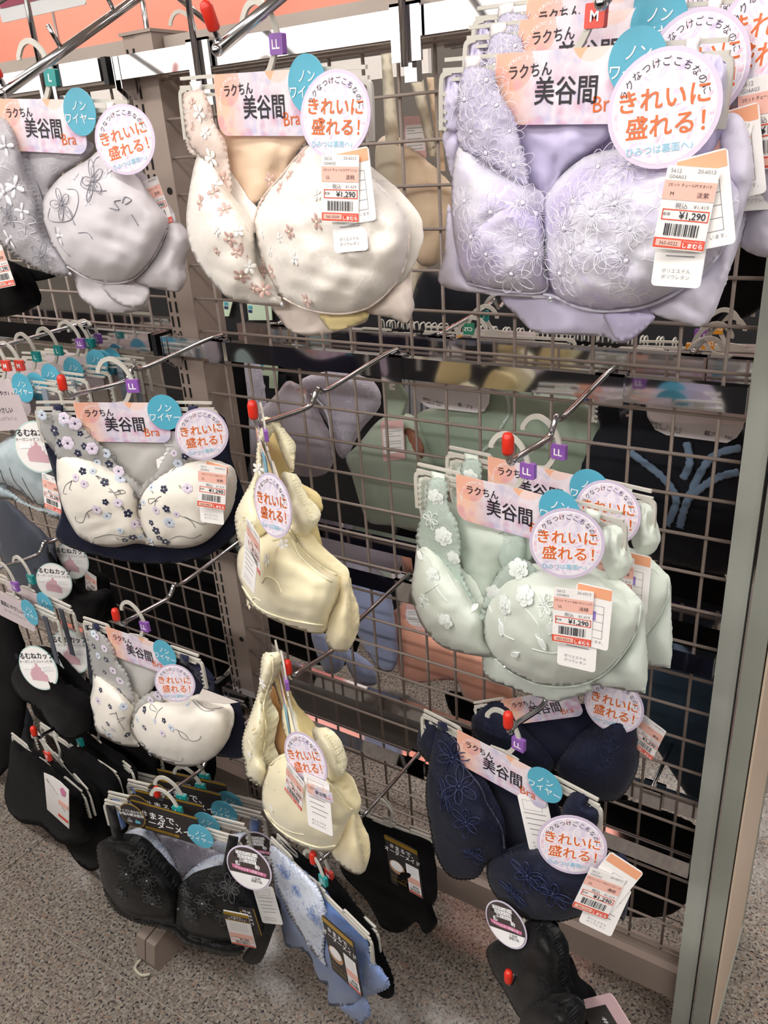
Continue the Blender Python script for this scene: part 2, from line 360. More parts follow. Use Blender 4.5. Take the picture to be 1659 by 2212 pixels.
def me_ribbon_round():
    mb = MB(); mb.plate(circ(.034, 36), -.0005, .0005, 1); mb.plate(circ(.032, 36), -.0008, .0004, 0); p = MB(); y = -.0012
    for i, tx in enumerate(('ブラのアンダーを', '好みのフィット感に', '調整したい！！')):
        z = .023-.006*i; p.quad(-.017+.002*i, .017-.002*i, z-.0026, z+.0026, y, WH); put(p, tx, 0, z, .0036, y-.0001, INK, .01)
    a = [(.0315*math.cos(math.radians(t)), .0315*math.sin(math.radians(t))) for t in range(198, 343, 8)]
    p.add([(x, y, z) for x, z in a], [tuple(range(len(a)))], WH)
    rb = [(-.026, .003), (-.010, .0005), (.010, .0), (.027, -.002), (.0255, -.0075), (.010, -.006), (-.010, -.0055), (-.0245, -.003)]
    p.add([(x, y-.0002, z) for x, z in rb], [tuple(range(8))], PR); put(p, 'アジャスター機能つき', 0, -.003, .0032, y-.0003, WH, .01, rot=-.05)
    put(p, '感', -.016, .0055, .006, y-.0001, WH, .02); put(p, '動', .014, .0045, .006, y-.0001, WH, .02); put(p, '２段階', .010, -.0135, .0038, y-.0001, INK, .01); put(p, '調整可能', .010, -.018, .0032, y-.0001, INK, .01)
    return mb.me('round_tag', [brown_c, mat('lilac_ring', '#d9cfe4', .4)]), p.me('lettering', PM)
def me_dark_round():
    mb = MB(); mb.plate(circ(.0245, 30), -.0005, .0005, 1); mb.plate(circ(.0228, 30), -.0008, .0004, 0); p = MB(); y = -.0012
    put(p, 'サイズに合わせた', 0, .0095, .0044, y, WH, .01); put(p, 'お悩み解決設計', 0, .0025, .0054, y, WH, .012); put(p, 'M', -.0075, -.006, .003, y, WH); put(p, 'L', .0075, -.006, .003, y, WH)
    p.quad(-.013, -.003, -.014, -.0085, y, GR); p.quad(.003, .013, -.014, -.0085, y, TE)
    return mb.me('round_sticker', [blackc, mat('gold_ring', '#a88a4a', .4, .5)]), p.me('lettering', PM)
def me_soft_header():
    mb = MB(); mb.plate(rrect(-.062, .062, -.05, .004, (.014, .014, .001, .001), 6), -.0004, .0004); p = MB()
    put(p, '素肌にやさしい', .0, -.018, .0075, -.0009, INK, .008); put(p, 'オーガニックコットン', .004, -.031, .005, -.0009, GR)
    return mb.me('header_card', mat('mauve_card', '#cdbfc1', .5)), p.me('lettering', PM)
ME = dict(header=me_header(), sticker=me_sticker(), round=me_round(), care=me_care(), size=me_size_tag(), cupround=me_cup_round(), ordercard=me_order_card(True), ordersmall=me_order_card(False), ordertag=me_order_tag(), ribbon=me_ribbon_round(), darkround=me_dark_round(), softheader=me_soft_header())
def put_card(kind, parent, loc, roll=0, yaw=0, scale=1, pitch=0, name=None):
    b, p = ME[kind] if isinstance(kind, str) else kind
    o = link(name or b.name.split('.')[0], b, parent, loc, (pitch, math.radians(roll), math.radians(yaw)), (scale,)*3)
    link('lettering', p, o); return o
# ------------------------------------------------------------------ hanger
def cr(P, n=6, closed=False):
    """Catmull-Rom through the points"""
    P = [np.array(p, float) for p in P]; N = len(P); out = []
    for i in range(N if closed else N-1):
        a, b, c, d = (P[(i+k) % N] if closed else P[min(max(i+k, 0), N-1)] for k in (-1, 0, 1, 2))
        for j in range(n):
            t = j/n; out.append(.5*((2*b)+(-a+c)*t+(2*a-5*b+4*c-d)*t*t+(-a+3*b-3*c+d)*t**3))
    if not closed: out.append(P[-1])
    return out
def me_hanger(legs=True):
    mb = MB(); y = (0, -1, 0)
    hk = cr([(-.006, 0, .002), (.006, 0, .008), (.014, 0, .02), (.0205, 0, .034), (.016, 0, .048), (.008, 0, .058), (-.004, 0, .064), (-.016, 0, .061), (-.024, 0, .051), (-.0245, 0, .046)], 5)
    mb.sweep(hk, .0028, .0014, up=y, rects=True)
    mb.sweep([(-.02, 0, .001), (0, 0, .004), (.02, 0, .001)], .004, .0015, up=y, rects=True)
    for s in (-1, 1):
        mb.sweep([(s*.0, 0, -.002), (s*.128, 0, -.002)], .0022, .0016, up=y, rects=True)
        mb.sweep([(s*.0, 0, -.009), (s*.118, 0, -.009)], .0014, .0014, up=y, rects=True)
        mb.sweep(cr([(s*.066, 0, .0), (s*.068, 0, .0055), (s*.076, 0, .007), (s*.126, 0, .0065)], 3), .0016, .0016, up=y, rects=True)
        if legs:
            mb.sweep(cr([(s*.118, 0, -.003), (s*.127, 0, -.005), (s*.130, 0, -.013), (s*.130, 0, -.05)], 4), .0024, .0015, up=y, rects=True)
            for k in range(5): mb.sweep([(s*.128, 0, -.02-.007*k), (s*.124, 0, -.022-.007*k)], .0014, .0013, up=y, rects=True)
    return mb.me('plastic_body', hang_m)
HB = me_hanger(True); 
def me_chip(t):
    mb = MB(); mb.plate(rrect(-.0085, .0085, -.0085, .0085, .0015), -.0028, .0028); p = MB(); put(p, t, 0, 0, .008 if len(t) < 3 else .0062, -.0031, 0, .02); put(p, t, 0, 0, .008 if len(t) < 3 else .0062, .0031, 0, .02)
    return mb.me('size_chip', chipc[t]), p.me('lettering', white_i)
CH = {k: me_chip(k) for k in chipc}
def hanger(fr, L, R, size, label, header='header', sticker=True, frost=False, group=None, cat='hanger', off=0, chip=True, body=None, dyaw=0, dz=0):
    a = fr.px(*L); b = fr.px(*R); c = (a+b)/2; ln = math.hypot(b[0]-a[0], b[2]-a[2]); s = ln/.26
    W = fr.c+fr.u*c[0]+np.array([0, 0, c[2]+dz])-fr.n*off
    o = thing('plastic_hanger', label, cat, loc=W, yaw=fr.t+math.radians(dyaw), group=group, roll=-math.atan2(b[2]-a[2], b[0]-a[0]))
    link('plastic_body', body or HB, o, scale=(s, s, s))
    if chip: cb = link('size_chip', CH[size][0], o, (.0205*s, 0, .029*s), scale=(s, s, s)); link('lettering', CH[size][1], cb)
    if header: put_card(header, o, (-.002, -.005, .002), scale=s)
    if sticker: put_card('sticker', o, (.062*s, -.0075, -.004*s), scale=s)
    return o
# ------------------------------------------------------------------ soft goods: an outline on a vertical plane, blown up into a body with real depth
def inside(P, G):
    x, y = G[:, 0], G[:, 1]; r = np.zeros(len(G), bool); n = len(P); j = n-1
    for i in range(n):
        a, b = P[i], P[j]
        if a[1] != b[1]:
            c = ((a[1] > y) != (b[1] > y)) & (x < (b[0]-a[0])*(y-a[1])/(b[1]-a[1])+a[0]); r ^= c
        j = i
    return r
def scallop(P, amp, n):
    """turn an outline into one with small bumps (lace edge); amp in pixels, n points per bump"""
    P = np.array(P); d = np.r_[0, np.cumsum(np.hypot(*(np.roll(P, -1, 0)-P).T))]; tot = d[-1]; m = max(int(tot/n), 8)*6
    t = np.linspace(0, tot, m, endpoint=False); PP = np.r_[P, P[:1]]; X = np.interp(t, d, PP[:, 0]); Y = np.interp(t, d, PP[:, 1])
    T = np.stack([np.roll(X, -1)-np.roll(X, 1), np.roll(Y, -1)-np.roll(Y, 1)], 1); T /= np.hypot(*T.T)[:, None]+1e-9
    A = 0
    for i in range(m): A += X[i]*Y[(i+1) % m]-X[(i+1) % m]*Y[i]
    s = 1 if A > 0 else -1; k = np.abs(np.sin(np.arange(m)*math.pi/6))*amp
    return np.stack([X+s*T[:, 1]*k, Y-s*T[:, 0]*k], 1)
class Surf:
    def __init__(s, fr, x0, y0, d, H, h0): s.fr, s.x0, s.y0, s.d, s.H, s.h0 = fr, x0, y0, d, H, h0
    def h(s, P):
        P = np.asarray(P, float).reshape(-1, 2); u = (P[:, 0]-s.x0)/s.d; v = (P[:, 1]-s.y0)/s.d
        i = np.clip(u.astype(int), 0, s.H.shape[1]-2); j = np.clip(v.astype(int), 0, s.H.shape[0]-2); a = np.clip(u-i, 0, 1); b = np.clip(v-j, 0, 1); H = s.H
        return s.h0+(H[j, i]*(1-a)*(1-b)+H[j, i+1]*a*(1-b)+H[j+1, i]*(1-a)*b+H[j+1, i+1]*a*b)
    def at(s, P, lift=0.): return s.fr.pxs(np.asarray(P, float).reshape(-1, 2), s.h(P)+lift)
def puff(name, fr, poly, m, parent, H=.02, back=.006, h0=0., p=None, step=8, smooth=True, creases=(), wr=.0012, wf=18, scal=None, lean=None, seed=0, peak=None):
    """poly: outline in photo pixels projected on the plane fr (h0 in front of it); H: how far it swells towards the aisle; creases: (x0,y0,x1,y1,depth,width)"""
    if H > .03: H *= .8
    if len(creases) > 4: step = 3.5
    if p is None: p = .62 if H > .025 else .85
    P = np.array(cr(poly, 5, True) if smooth else poly)
    if scal: P = scallop(P, *scal)
    lo, hi = P.min(0), P.max(0); N = 56; d = max(hi-lo)/N; nx, ny = int((hi[0]-lo[0])/d)+3, int((hi[1]-lo[1])/d)+3; x0, y0 = lo-d
    gx, gy = np.meshgrid(x0+np.arange(nx)*d, y0+np.arange(ny)*d); G = np.stack([gx.ravel(), gy.ravel()], 1); msk = inside(P, G).reshape(ny, nx)
    f = np.zeros((ny, nx)); src = np.ones((ny, nx))
    if peak is not None: src += 6*np.exp(-((gx-peak[0])**2+(gy-peak[1])**2)/(2*(peak[2])**2))
    for _ in range(260):
        g = .25*(np.roll(f, 1, 0)+np.roll(f, -1, 0)+np.roll(f, 1, 1)+np.roll(f, -1, 1)+src); f = np.where(msk, g, 0)
    f /= f.max()+1e-9; q = f**p; hh = H*q; so = seed+len(bpy.data.objects)*.37
    if wr:
        nz = np.array([noise.noise((a*wf/900., b*wf/900., so)) for a, b in G]).reshape(ny, nx); n2 = np.array([noise.noise((a*wf/280., b*wf/280., so+5)) for a, b in G]).reshape(ny, nx); hh = hh+wr*(nz*4+n2*1.1)*np.minimum(1, f*6)
    for (a, b, c, e, am, wd) in creases:
        vx, vy = c-a, e-b; L2 = vx*vx+vy*vy; t = np.clip(((gx-a)*vx+(gy-b)*vy)/L2, 0, 1); dd = (gx-a-t*vx)**2+(gy-b-t*vy)**2; hh = hh-am*np.exp(-dd/(2*wd*wd))*np.minimum(1, f*8)*np.sin(math.pi*np.clip(t, .08, .92))
    sf = Surf(fr, x0, y0, d, hh, h0)
    # triangulate
    seg = np.hypot(*(np.roll(P, -1, 0)-P).T); B = []
    for i in range(len(P)):
        k = max(1, int(seg[i]/step)) ; a, b = P[i], P[(i+1) % len(P)]
        for j in range(k): B.append(a+(b-a)*j/k)
    B = [b for i, b in enumerate(B) if np.hypot(*(b-B[i-1])) > .6]; B = np.array(B)
    ix, iy = np.meshgrid(np.arange(lo[0]+step*.5, hi[0], step), np.arange(lo[1]+step*.5, hi[1], step)); ix = ix+(np.arange(ix.shape[0])[:, None] % 2)*step*.5
    I = np.stack([ix.ravel(), iy.ravel()], 1); I = I[inside(P, I)]
    if len(I):
        dm = np.sqrt(((I[:, None, :]-B[None])**2).sum(2).min(1)); I = I[dm > step*.45]
    A = np.r_[B, I] if len(I) else B; nb = len(B)
    r = delaunay_2d_cdt([Vector(v) for v in A], [], [tuple(range(nb))], 1, 1e-4)
    A2 = np.array([tuple(v) for v in r[0]]); F = [tuple(t) for t in r[2]]; isb = np.array([any(o < nb for o in og) for og in r[3]])
    hv = np.where(isb, 0, sf.h(A2)-h0); V = fr.pxs(A2, h0+hv)
    qq = Surf(fr, x0, y0, d, q, 0).h(A2); Vb = V.copy(); Vb[:, 1] = -(h0-back*np.where(isb, 0, qq))
    # keep the back straight behind the front, towards the middle of the outline
    idx = {}; VV = [tuple(v) for v in V]
    for i in range(len(A2)):
        if isb[i]: idx[i] = i
        else: idx[i] = len(VV); VV.append(tuple(Vb[i]))
    def ccw(t):
        a, b, c = (A2[k] for k in t); return (b[0]-a[0])*(c[1]-a[1])-(b[1]-a[1])*(c[0]-a[0]) < 0
    FF = [t if ccw(t) else t[::-1] for t in F]; FB = [tuple(idx[k] for k in t[::-1]) for t in FF]; FB = [t for t in FB if len(set(t)) == 3 and not all(k < len(A2) and isb[k] for k in t)]
    o = link(name, mesh(name, VV, FF+FB, m, None, True), parent); return o, sf
def cord(name, sf, pts, r, m, parent, lift=.0005, n=5, closed=False, sub=6):
    mb = MB(); mb.sweep([tuple(v) for v in sf.at(cr(pts, sub, closed), lift)], r, n=n, cyc=closed); return mb.obj(name, m, parent, True)
# embroidery motifs: meshes in the x,z plane, front -y
def me_flower(n, cp, cc, r=1., wdt=.36):
    mb = MB()
    for k in range(n):
        a = 2*math.pi*k/n+.3; c, s = math.cos(a), math.sin(a); V = []; F = []; ring = []
        for j in range(8):
            t = 2*math.pi*j/8; u = .55+.42*math.cos(t); v = wdt*math.sin(t)*(1+.25*math.cos(t)); V.append((r*(u*c-v*s), -.0, r*(u*s+v*c)))
        V.append((r*.55*c, -.12*r, r*.55*s)); mb.add(V, [(j, (j+1) % 8, 8) for j in range(8)], 0)
    mb.ball((0, -.05*r, 0), .17*r, .12*r, .17*r, 6, 1); return mb.me('embroidered_flower', [cp, cc], True)
def me_rose(cp):
    mb = MB()
    for n, r, y, w, a0 in ((6, 1., 0, .4, .2), (5, .68, -.1, .4, .6), (4, .4, -.2, .42, 0)):
        for k in range(n):
            a = 2*math.pi*k/n+a0; c, s = math.cos(a), math.sin(a); V = []
            for j in range(8):
                t = 2*math.pi*j/8; u = .5+.45*math.cos(t); v = w*math.sin(t); V.append((r*(u*c-v*s), y+.04*math.sin(3*t), r*(u*s+v*c)))
            V.append((r*.6*c, y-.1*r, r*.6*s)); mb.add(V, [(j, (j+1) % 8, 8) for j in range(8)])
            mb.sweep(V[:8], .022, n=3, cyc=True)
    return mb.me('embroidered_flower', cp, True)
def me_outline_flower(n, cp, r=1., th=.035):
    mb = MB()
    for k in range(n):
        a = 2*math.pi*k/n+.2; L = 1.0 if k % 2 else .82; P = []
        for j in range(11):
            t = 2*math.pi*j/11; u = .58*L+.42*L*math.cos(t); v = .2*math.sin(t); P.append((u*math.cos(a)-v*math.sin(a), -.03, u*math.sin(a)+v*math.cos(a)))
        mb.sweep(P, th, th*.7, n=4, cyc=True); mb.sweep([(.15*math.cos(a), -.03, .15*math.sin(a)), (.6*L*math.cos(a), -.05, .6*L*math.sin(a))], th*.7, n=3)
    mb.ball((0, -.03, 0), .1, .06, .1, 6); return mb.me('embroidered_flower', cp, True)
def me_leaf(cp, th=.06, fill=False):
    mb = MB()
    if fill: mb.add([(0, -.02, 0), (.35, -.05, .28), (.8, -.05, .25), (1.1, -.02, 0), (.8, -.05, -.2), (.35, -.05, -.2), (.55, -.1, 0)], [(i, (i+1) % 6, 6) for i in range(6)])
    P = [(0, 0, 0), (.35, 0, .28), (.8, 0, .25), (1.1, 0, 0), (.8, 0, -.2), (.35, 0, -.2)]
    mb.sweep(cr(P, 3, True), th, th*.7, n=4, cyc=True); mb.sweep([(-.3, 0, -.1), (.9, 0, 0)], th*.8, n=4); return mb.me('embroidered_leaf', cp, True)
def stitch(sf, spots, meshes, rpx, parent, seed=1, jit=.15, name="embroidered_flower", lift=.0006, px2m=.00078):
    r = random.Random(seed)
    for i, (x, y) in enumerate(spots):
        h = sf.h([(x, y)])[0]; e = 4.; P = sf.at([(x, y), (x+e, y), (x, y-e)]); n = np.cross(P[1]-P[0], P[2]-P[0]); n /= np.linalg.norm(n)+1e-9
        if n[1] > 0: n = -n
        n = n*.75+np.array([0, -.25, 0]); s = rpx*px2m*(1+jit*(r.random()*2-1)); q = Vector((0, -1, 0)).rotation_difference(Vector(n))
        o = link(name, meshes[i % len(meshes)] if isinstance(meshes, list) else meshes, parent, P[0]+np.array(n)*lift); o.rotation_mode = 'QUATERNION'
        from mathutils import Quaternion
        o.rotation_quaternion = q @ Quaternion((0, 1, 0), r.random()*6.28); o.scale = (s, s, s)
# ================================================================== THE SETTING
TX, TY, TS = -.073, -.39, .59
fl = tag(empty('floor', loc=(0, 0, 0)), kind='structure')
mb = MB(); mb.box(-6, 4, -3, 9, -.03, -.0022); mb.obj('joint_bed', grout, fl)
tm = MB(); g = .0013; q = TS/2-g; q2 = .3025-g; tm.plate(rrect(-q, q, -q2, q2, .001, 1), 0, .01)
tile_me = mesh('floor_tile', [(x, z, -y) for x, y, z in tm.V], [f[::-1] for f in tm.F], gran)
for i in range(-7, 5):
    for j in range(-3, 11):
        link('floor_tile', tile_me, fl, (TX+TS*(i+.5), TY+.605*(j+.5), 0), (0, 0, math.pi*((i*7+j*3) % 2)), (1, 1, 1))
bk = tag(empty('wall_back', loc=(0, 3.6, 0)), kind='structure')
mb = MB(); mb.box(-9, 3, .6, .7, 0, 3.2); mb.obj('wall_panel', mat('shop_wall', '#8f8880', .7), bk)
wf = tag(empty('wall_front', loc=(0, -2.0, 0)), kind='structure')
mb = MB(); mb.box(-16, 6, -3.6, -3.5, 0, 3.2); mb.obj('wall_panel', mat('shop_wall_white', '#f2eee8', .7), wf)
mb = MB(); mb.box(-4, 3, .2, .3, .0, 1.42); mb.obj('dark_reflect_panel', mat('reflect_panel_dark', '#1d1c20', .7), wf)  # unseen dark panel, added so the chrome rails mirror something dark
ce = tag(empty('ceiling', loc=(0, 0, 2.75)), kind='structure'); mb = MB(); mb.box(-16, 5, -5.5, 4.2, 0, .05); mb.obj('ceiling_board', mat('ceiling_white', '#efeae2', .8), ce)
# big salmon header board of the next aisle, its dark red strip and the bright shelf fronts below it
sg = thing('header_board', 'large salmon pink display board with a dark red lower strip, far behind the gondola', 'board', loc=(-1.9, 1.55, 1.75))
mb = MB(); mb.box(-1.7, 2.0, -.02, .02, .0, .95); mb.obj('board_face', mat('salmon_board', '#f39a84', .5), sg)
mb = MB(); mb.box(-1.7, 2.0, -.03, .025, -.115, -.0); mb.obj('lower_strip', mat('crimson_strip', '#b5484a', .5), sg)
mb = MB(); mb.box(-1.7, 2.0, -.028, .022, .2, .202); mb.obj('board_joint', mat('salmon_joint', '#d9826e', .5), sg)

sh = thing('price_rail', 'bright white price rail under the dark red strip of the salmon board', 'rail', loc=(-1.9, 1.5, 1.70)); mb = MB(); mb.box(-.6, -.05, -.01, .01, -.16, .045); mb.obj('rail_face', mat('white_rail', '#f4efe9', .4), sh); mb = MB(); mb.box(.75, 1.3, -.01, .01, -.16, .05); mb.obj('rail_face', mat('white_rail', '#f4efe9', .4), sh)
sn = thing('sign_holder', 'clear sign holder with a grid poster at the top left corner', 'sign', loc=(-1.15, .6, 1.76))
mb = MB(); mb.plate(rrect(-.2, .13, -.06, .2, .006), -.0015, .0015); mb.obj('clear_sleeve', mat('clear_plastic', '#eef0f2', .1), sn)
mb = MB(); mb.quad(-.19, .11, -.03, .19, -.003); mb.obj('poster', paper, sn); mb = MB(); mb.quad(-.19, .11, -.03, .005, -.004); mb.obj('crimson_band', mat('crimson_band', '#a24a62', .5), sn)
mb = MB()
for k in range(9): mb.quad(-.18+.03*k, -.1785+.03*k, .02, .18, -.004); mb.quad(-.18, .06, .02+.02*k, .0212+.02*k, -.004)
mb.obj('grid_print', inkg, sn); mb = MB(); mb.box(.0, .006, -.001, .003, -.2, -.06); mb.obj('holder_stem', steel, sn)
# ------------------------------------------------------------------ gondola skeleton
def slotted_post(x0, x1, label):
    t = thing('slotted_post', label, 'post', loc=((x0+x1)/2, .0, 0)); cx = (x0+x1)/2; hw = (x1-x0)/2
    mb = MB(); mb.box(-hw, -.004, -.008, .055, 0.0, 1.515); mb.box(-.002, hw, -.010, .055, 0.0, 1.515); mb.box(-.004, -.002, -.004, .05, 0, 1.513); mb.box(-hw-.002, hw+.002, -.013, .06, 1.515, 1.519); mb.obj('post_body', beige, t)
    sm = MB(); sm.box(-.0016, .0016, -.0008, .0008, -.0085, .0085); sme = sm.me('slot', slot_m)
    for k in range(62):
        z = 1.49-.0235*k
        for dx in (-.024, -.011): link('slot', sme, t, (dx, -.0085, z))
    hm = MB(); hm.plate(circ(.005, 16), -.0004, .0004); hme = hm.me('round_hole', slot_m)
    for z in (1.31, .93, .52): link('round_hole', hme, t, (.018, -.0108, z))
    # floor foot pointing into the aisle: a folded steel channel sloping to its toe
    fp = [(-.02, 0.), (-.35, 0.), (-.355, .02), (-.345, .062), (-.02, .125)]
    for s, nm in ((-1, 'foot_plate'), (1, 'foot_plate')):
        m2 = MB(); xa, xb = (-.024, -.002) if s < 0 else (.001, .024); V = [(xa, y, z) for y, z in fp]+[(xb, y, z) for y, z in fp]; n = 5
        m2.add(V, [tuple(range(n)), tuple(range(2*n-1, n-1, -1))]+[(i, n+i, n+(i+1) % n, (i+1) % n) for i in range(n)]); m2.obj(nm, beige, t)
    m2 = MB(); m2.sweep(cr([(-.022, -.35, .004), (-.018, -.368, .004), (.004, -.372, .004), (.016, -.362, .004)], 4), .003, n=6); m2.obj('foot_glide', mat('glide_plastic', '#cfc6b4', .4), t, True)
    return t
slotted_post(-.25, -.19, 'taupe slotted steel upright with a sloping floor foot, left of the mesh panel')
bt = thing('top_beam', 'taupe steel beam running along the top of the gondola', 'beam', loc=(-.2, .03, 1.49))
mb = MB(); mb.box(-1.4, .0, -.02, .02, -.028, .024); mb.obj('beam_section', beam_m, bt); mb = MB(); mb.box(.012, .83, -.02, .02, -.028, .020); mb.obj('beam_section', beam_m, bt)
bb = thing('base_beam', 'taupe steel kick beam along the bottom of the gondola, near the floor', 'beam', loc=(-.2, .0, .1))
mb = MB(); mb.box(-1.2, -.055, -.012, .03, -.005, .055); mb.obj('beam_section', beige, bb); mb = MB(); mb.box(.012, .83, -.012, .03, -.005, .055); mb.obj('beam_section', beige, bb)
mb = MB(); mb.box(.012, .83, .008, .022, .055, .068); mb.obj('beam_lip', beige, bb)
def wire_panel(x0, x1, z0, z1, xs, zs, label):
    t = thing('wire_grid', label, 'mesh', loc=(x0, 0, z0))
    a = MB(); a.sweep([(0, 0, 0), (0, 0, z1-z0)], .0022, n=6); va = a.me('vertical_wire', wire_m, True)
    b = MB(); b.sweep([(0, 0, 0), (x1-x0, 0, 0)], .0022, n=6); vb = b.me('horizontal_wire', wire_m, True)
    for x in xs: link('vertical_wire', va, t, (x-x0, .0, 0))
    for z in zs: link('horizontal_wire', vb, t, (0, -.004, z-z0))
zs = [1-.0506*k for k in range(-9, 17)]
wire_panel(-.190, .628, .18, 1.46, [.05*k for k in range(-3, 13)], zs, 'taupe coated wire grid panel between the slotted upright and the grey end frame')
wire_panel(-1.15, -.252, .18, 1.46, [-.302-.05*k for k in range(0, 17)], zs, 'taupe coated wire grid panel left of the slotted upright')
# ------------------------------------------------------------------ hanging rails: chrome box rails on end arms
def rail(name, x0, x1, y, zt, label, left_arm=False, rear=False, h=.029):
    t = thing(name, label, 'rail', loc=(x0, y, zt)); L = x1-x0; s = 1 if not rear else -1
    mb = MB(); mb.box(0, L, -.007, .007, -h, 0); mb.obj('rail_bar', chrome, t)
    if left_arm:
        for dx, m2 in ((.0, chrome), (.012, chrome)):
            mb = MB(); V = [(-.008, 0), (.045, 0), (.045, -.012), (.012, -.055), (-.008, -.04)]
            mb.add([(dx, a, b) for a, b in V]+[(dx+.0015, a, b) for a, b in V], [(0, 1, 2, 3, 4), (9, 8, 7, 6, 5)]+[(i, i+5, (i+1) % 5+5, (i+1) % 5) for i in range(5)]); mb.obj('end_arm', m2, t)
        mb = MB(); mb.box(-.022, -.012, -.008, .035, -h-.004, .002); mb.obj('end_cap', mat('black_plastic', '#17181a', .4), t)
    return t
RL = [('top', 1.488), ('second', 1.097), ('third', .757), ('fourth', .418)]
for nm, z in RL:
    rail('front_rail', -.243, .632, -.034, z, f'{nm} chrome rail from the top on the aisle side of the wire grid', True)
    rail('front_rail', -1.15, -.272, -.034, z+.002, f'{nm} chrome rail from the top in the bay left of the slotted upright')
for nm, z in RL:
    rail('rear_rail', -.185, .632, .082, z, f'{nm} chrome rail from the top on the far side of the wire grid', rear=True)
for nm, z in RL[1:3]:
    rail('rear_rail', -1.15, -.26, .082, z, f'{nm} chrome rail on the far side of the left bay', rear=True)
# ------------------------------------------------------------------ display arms
def straight_hook(x, zt, label, tip_z, group=None, cap=True, length=.30, rear=False, kink=True):
    sg_ = 1 if rear else -1; t = thing('display_hook', label, 'hook', loc=(x, -.034 if not rear else .082, zt), yaw=math.pi if rear else 0, group=group)
    mb = MB(); mb.box(-.0165, .0165, -.0105, -.0072, -.033, .003); mb.box(-.0165, .0165, -.0105, .0105, .0005, .003); mb.box(-.0165, .0165, .0072, .0105, -.033, .003); mb.obj('saddle_bracket', chrome, t)
    dz = tip_z-zt; P = [(0, .012, .006), (0, -.03, .006+dz*.05), (0, -.15, dz*.5), (0, -.17, dz*.5+.006), (0, -.18, dz*.5-.004), (0, -.195, dz*.5-.01), (0, -length+.036, dz), (0, -length+.022, dz+.0), (0, -length+.016, dz+.012)]
    mb = MB(); mb.sweep(cr(P, 4), .0032, n=8); mb.obj('rod', steel, t, True)
    if cap:
        mb = MB(); c = P[-1]; mb.sweep([(0, c[1], c[2]-.002), (0, c[1], c[2]+.001), (0, c[1], c[2]+.013), (0, c[1], c[2]+.017), (0, c[1], c[2]+.0185)], [.0045, .0055, .0055, .0042, .001], n=10); mb.obj('rubber_tip', red_m, t, True)
    return t
HK = [(-.124, 'second', 1.097, 1.098, 'over the upper navy flowered bra'), (.192, 'second', 1.097, 1.098, 'holding the upper butter yellow bra'), (.486, 'second', 1.097, 1.100, 'holding the mint green bras'),
      (-.124, 'third', .757, .758, 'lower navy flowered bra'), (.192, 'third', .757, .77, 'holding the lower butter yellow bra'), (.486, 'third', .757, .80, 'holding the navy lace bras'),
      (-.124, 'fourth', .418, .428, 'holding the black lace bra'), (.192, 'fourth', .418, .452, 'holding the blue and white briefs'), (.486, 'fourth', .418, .41, 'bottom black floral bra')]
for x, nm, z, tz, wh in HK: straight_hook(x, z, f'chrome display hook with red tip on the {nm} rail, {wh}', tz-.012)
for x, nm, z, tz in ((-.44, 'second', 1.099, 1.105), (-.44, 'third', .759, .755), (-.44, 'fourth', .42, .415)):
    straight_hook(x, z, f'chrome display hook with red tip on the {nm} rail of the left bay', tz)
def slope_arm(x, label, cap=True, tip=(-.354, 1.433), ym=-.05, top=None, pegs=True):
    t = thing('sloping_hook', label, 'hook', loc=(x, -.034, 1.48))
    mb = MB(); mb.box(-.019, .019, -.014, -.010, -.045, .012); mb.box(-.019, .019, -.014, .012, .009, .012); mb.box(-.008, .008, -.006, .006, -.065, -.03); mb.obj('clamp_bracket', chrome, t)
    dy, dz = tip[0]+.034, tip[1]-1.48; sl = .5; z0 = dz+sl*(-.02-dy)
    mb = MB(); mb.sweep([(0, -.018, -.05), (0, -.018, z0+.12)], .0042, n=10); mb.obj('upright_rod', steel, t, True)
    mb = MB(); mb.sweep([(0, -.016, z0), (0, dy, dz)], .0052, n=10); mb.ball((0, dy, dz), .0053); mb.obj('sloping_rod', steel, t, True)
    for k in range(1, 4):
        yy = dy+.001+.086*k*.98; zz = dz+sl*(yy-dy)*-1 if 0 else dz-(yy-dy)*-sl
        if yy > -.03 or not pegs: break
        m2 = MB(); m2.sweep([(0, yy, zz+.002), (0, yy-.012, zz+.024)], .0026, n=8); m2.obj('peg', steel, t, True)
    yy = dy+.006; m2 = MB(); m2.sweep([(0, yy, dz+.002), (0, yy-.008, dz+.02)], .0026, n=8); m2.obj('end_peg', steel, t, True)
    if cap:
        m2 = MB(); a = Vector((0, yy-.006, dz+.014)); d = Vector((0, -.38, 1)).normalized(); m2.sweep([a, a+d*.002, a+d*.017, a+d*.021, a+d*.0225], [.0045, .0056, .0056, .0042, .001], n=10); m2.obj('rubber_tip', red_m, t, True)
    return t
slope_arm(-.072, 'sloping chrome display arm with pegs holding the grey embroidered bra, top rail', tip=(-.345, 1.426))
slope_arm(.24, 'sloping chrome display arm with red tip holding the cream and pink bra, top rail')
slope_arm(.548, 'sloping chrome display arm holding the lilac bras, top rail', cap=False, tip=(-.30, 1.432))
slope_arm(-.385, 'sloping chrome display arm at the left end of the top rail', tip=(-.30, 1.47))
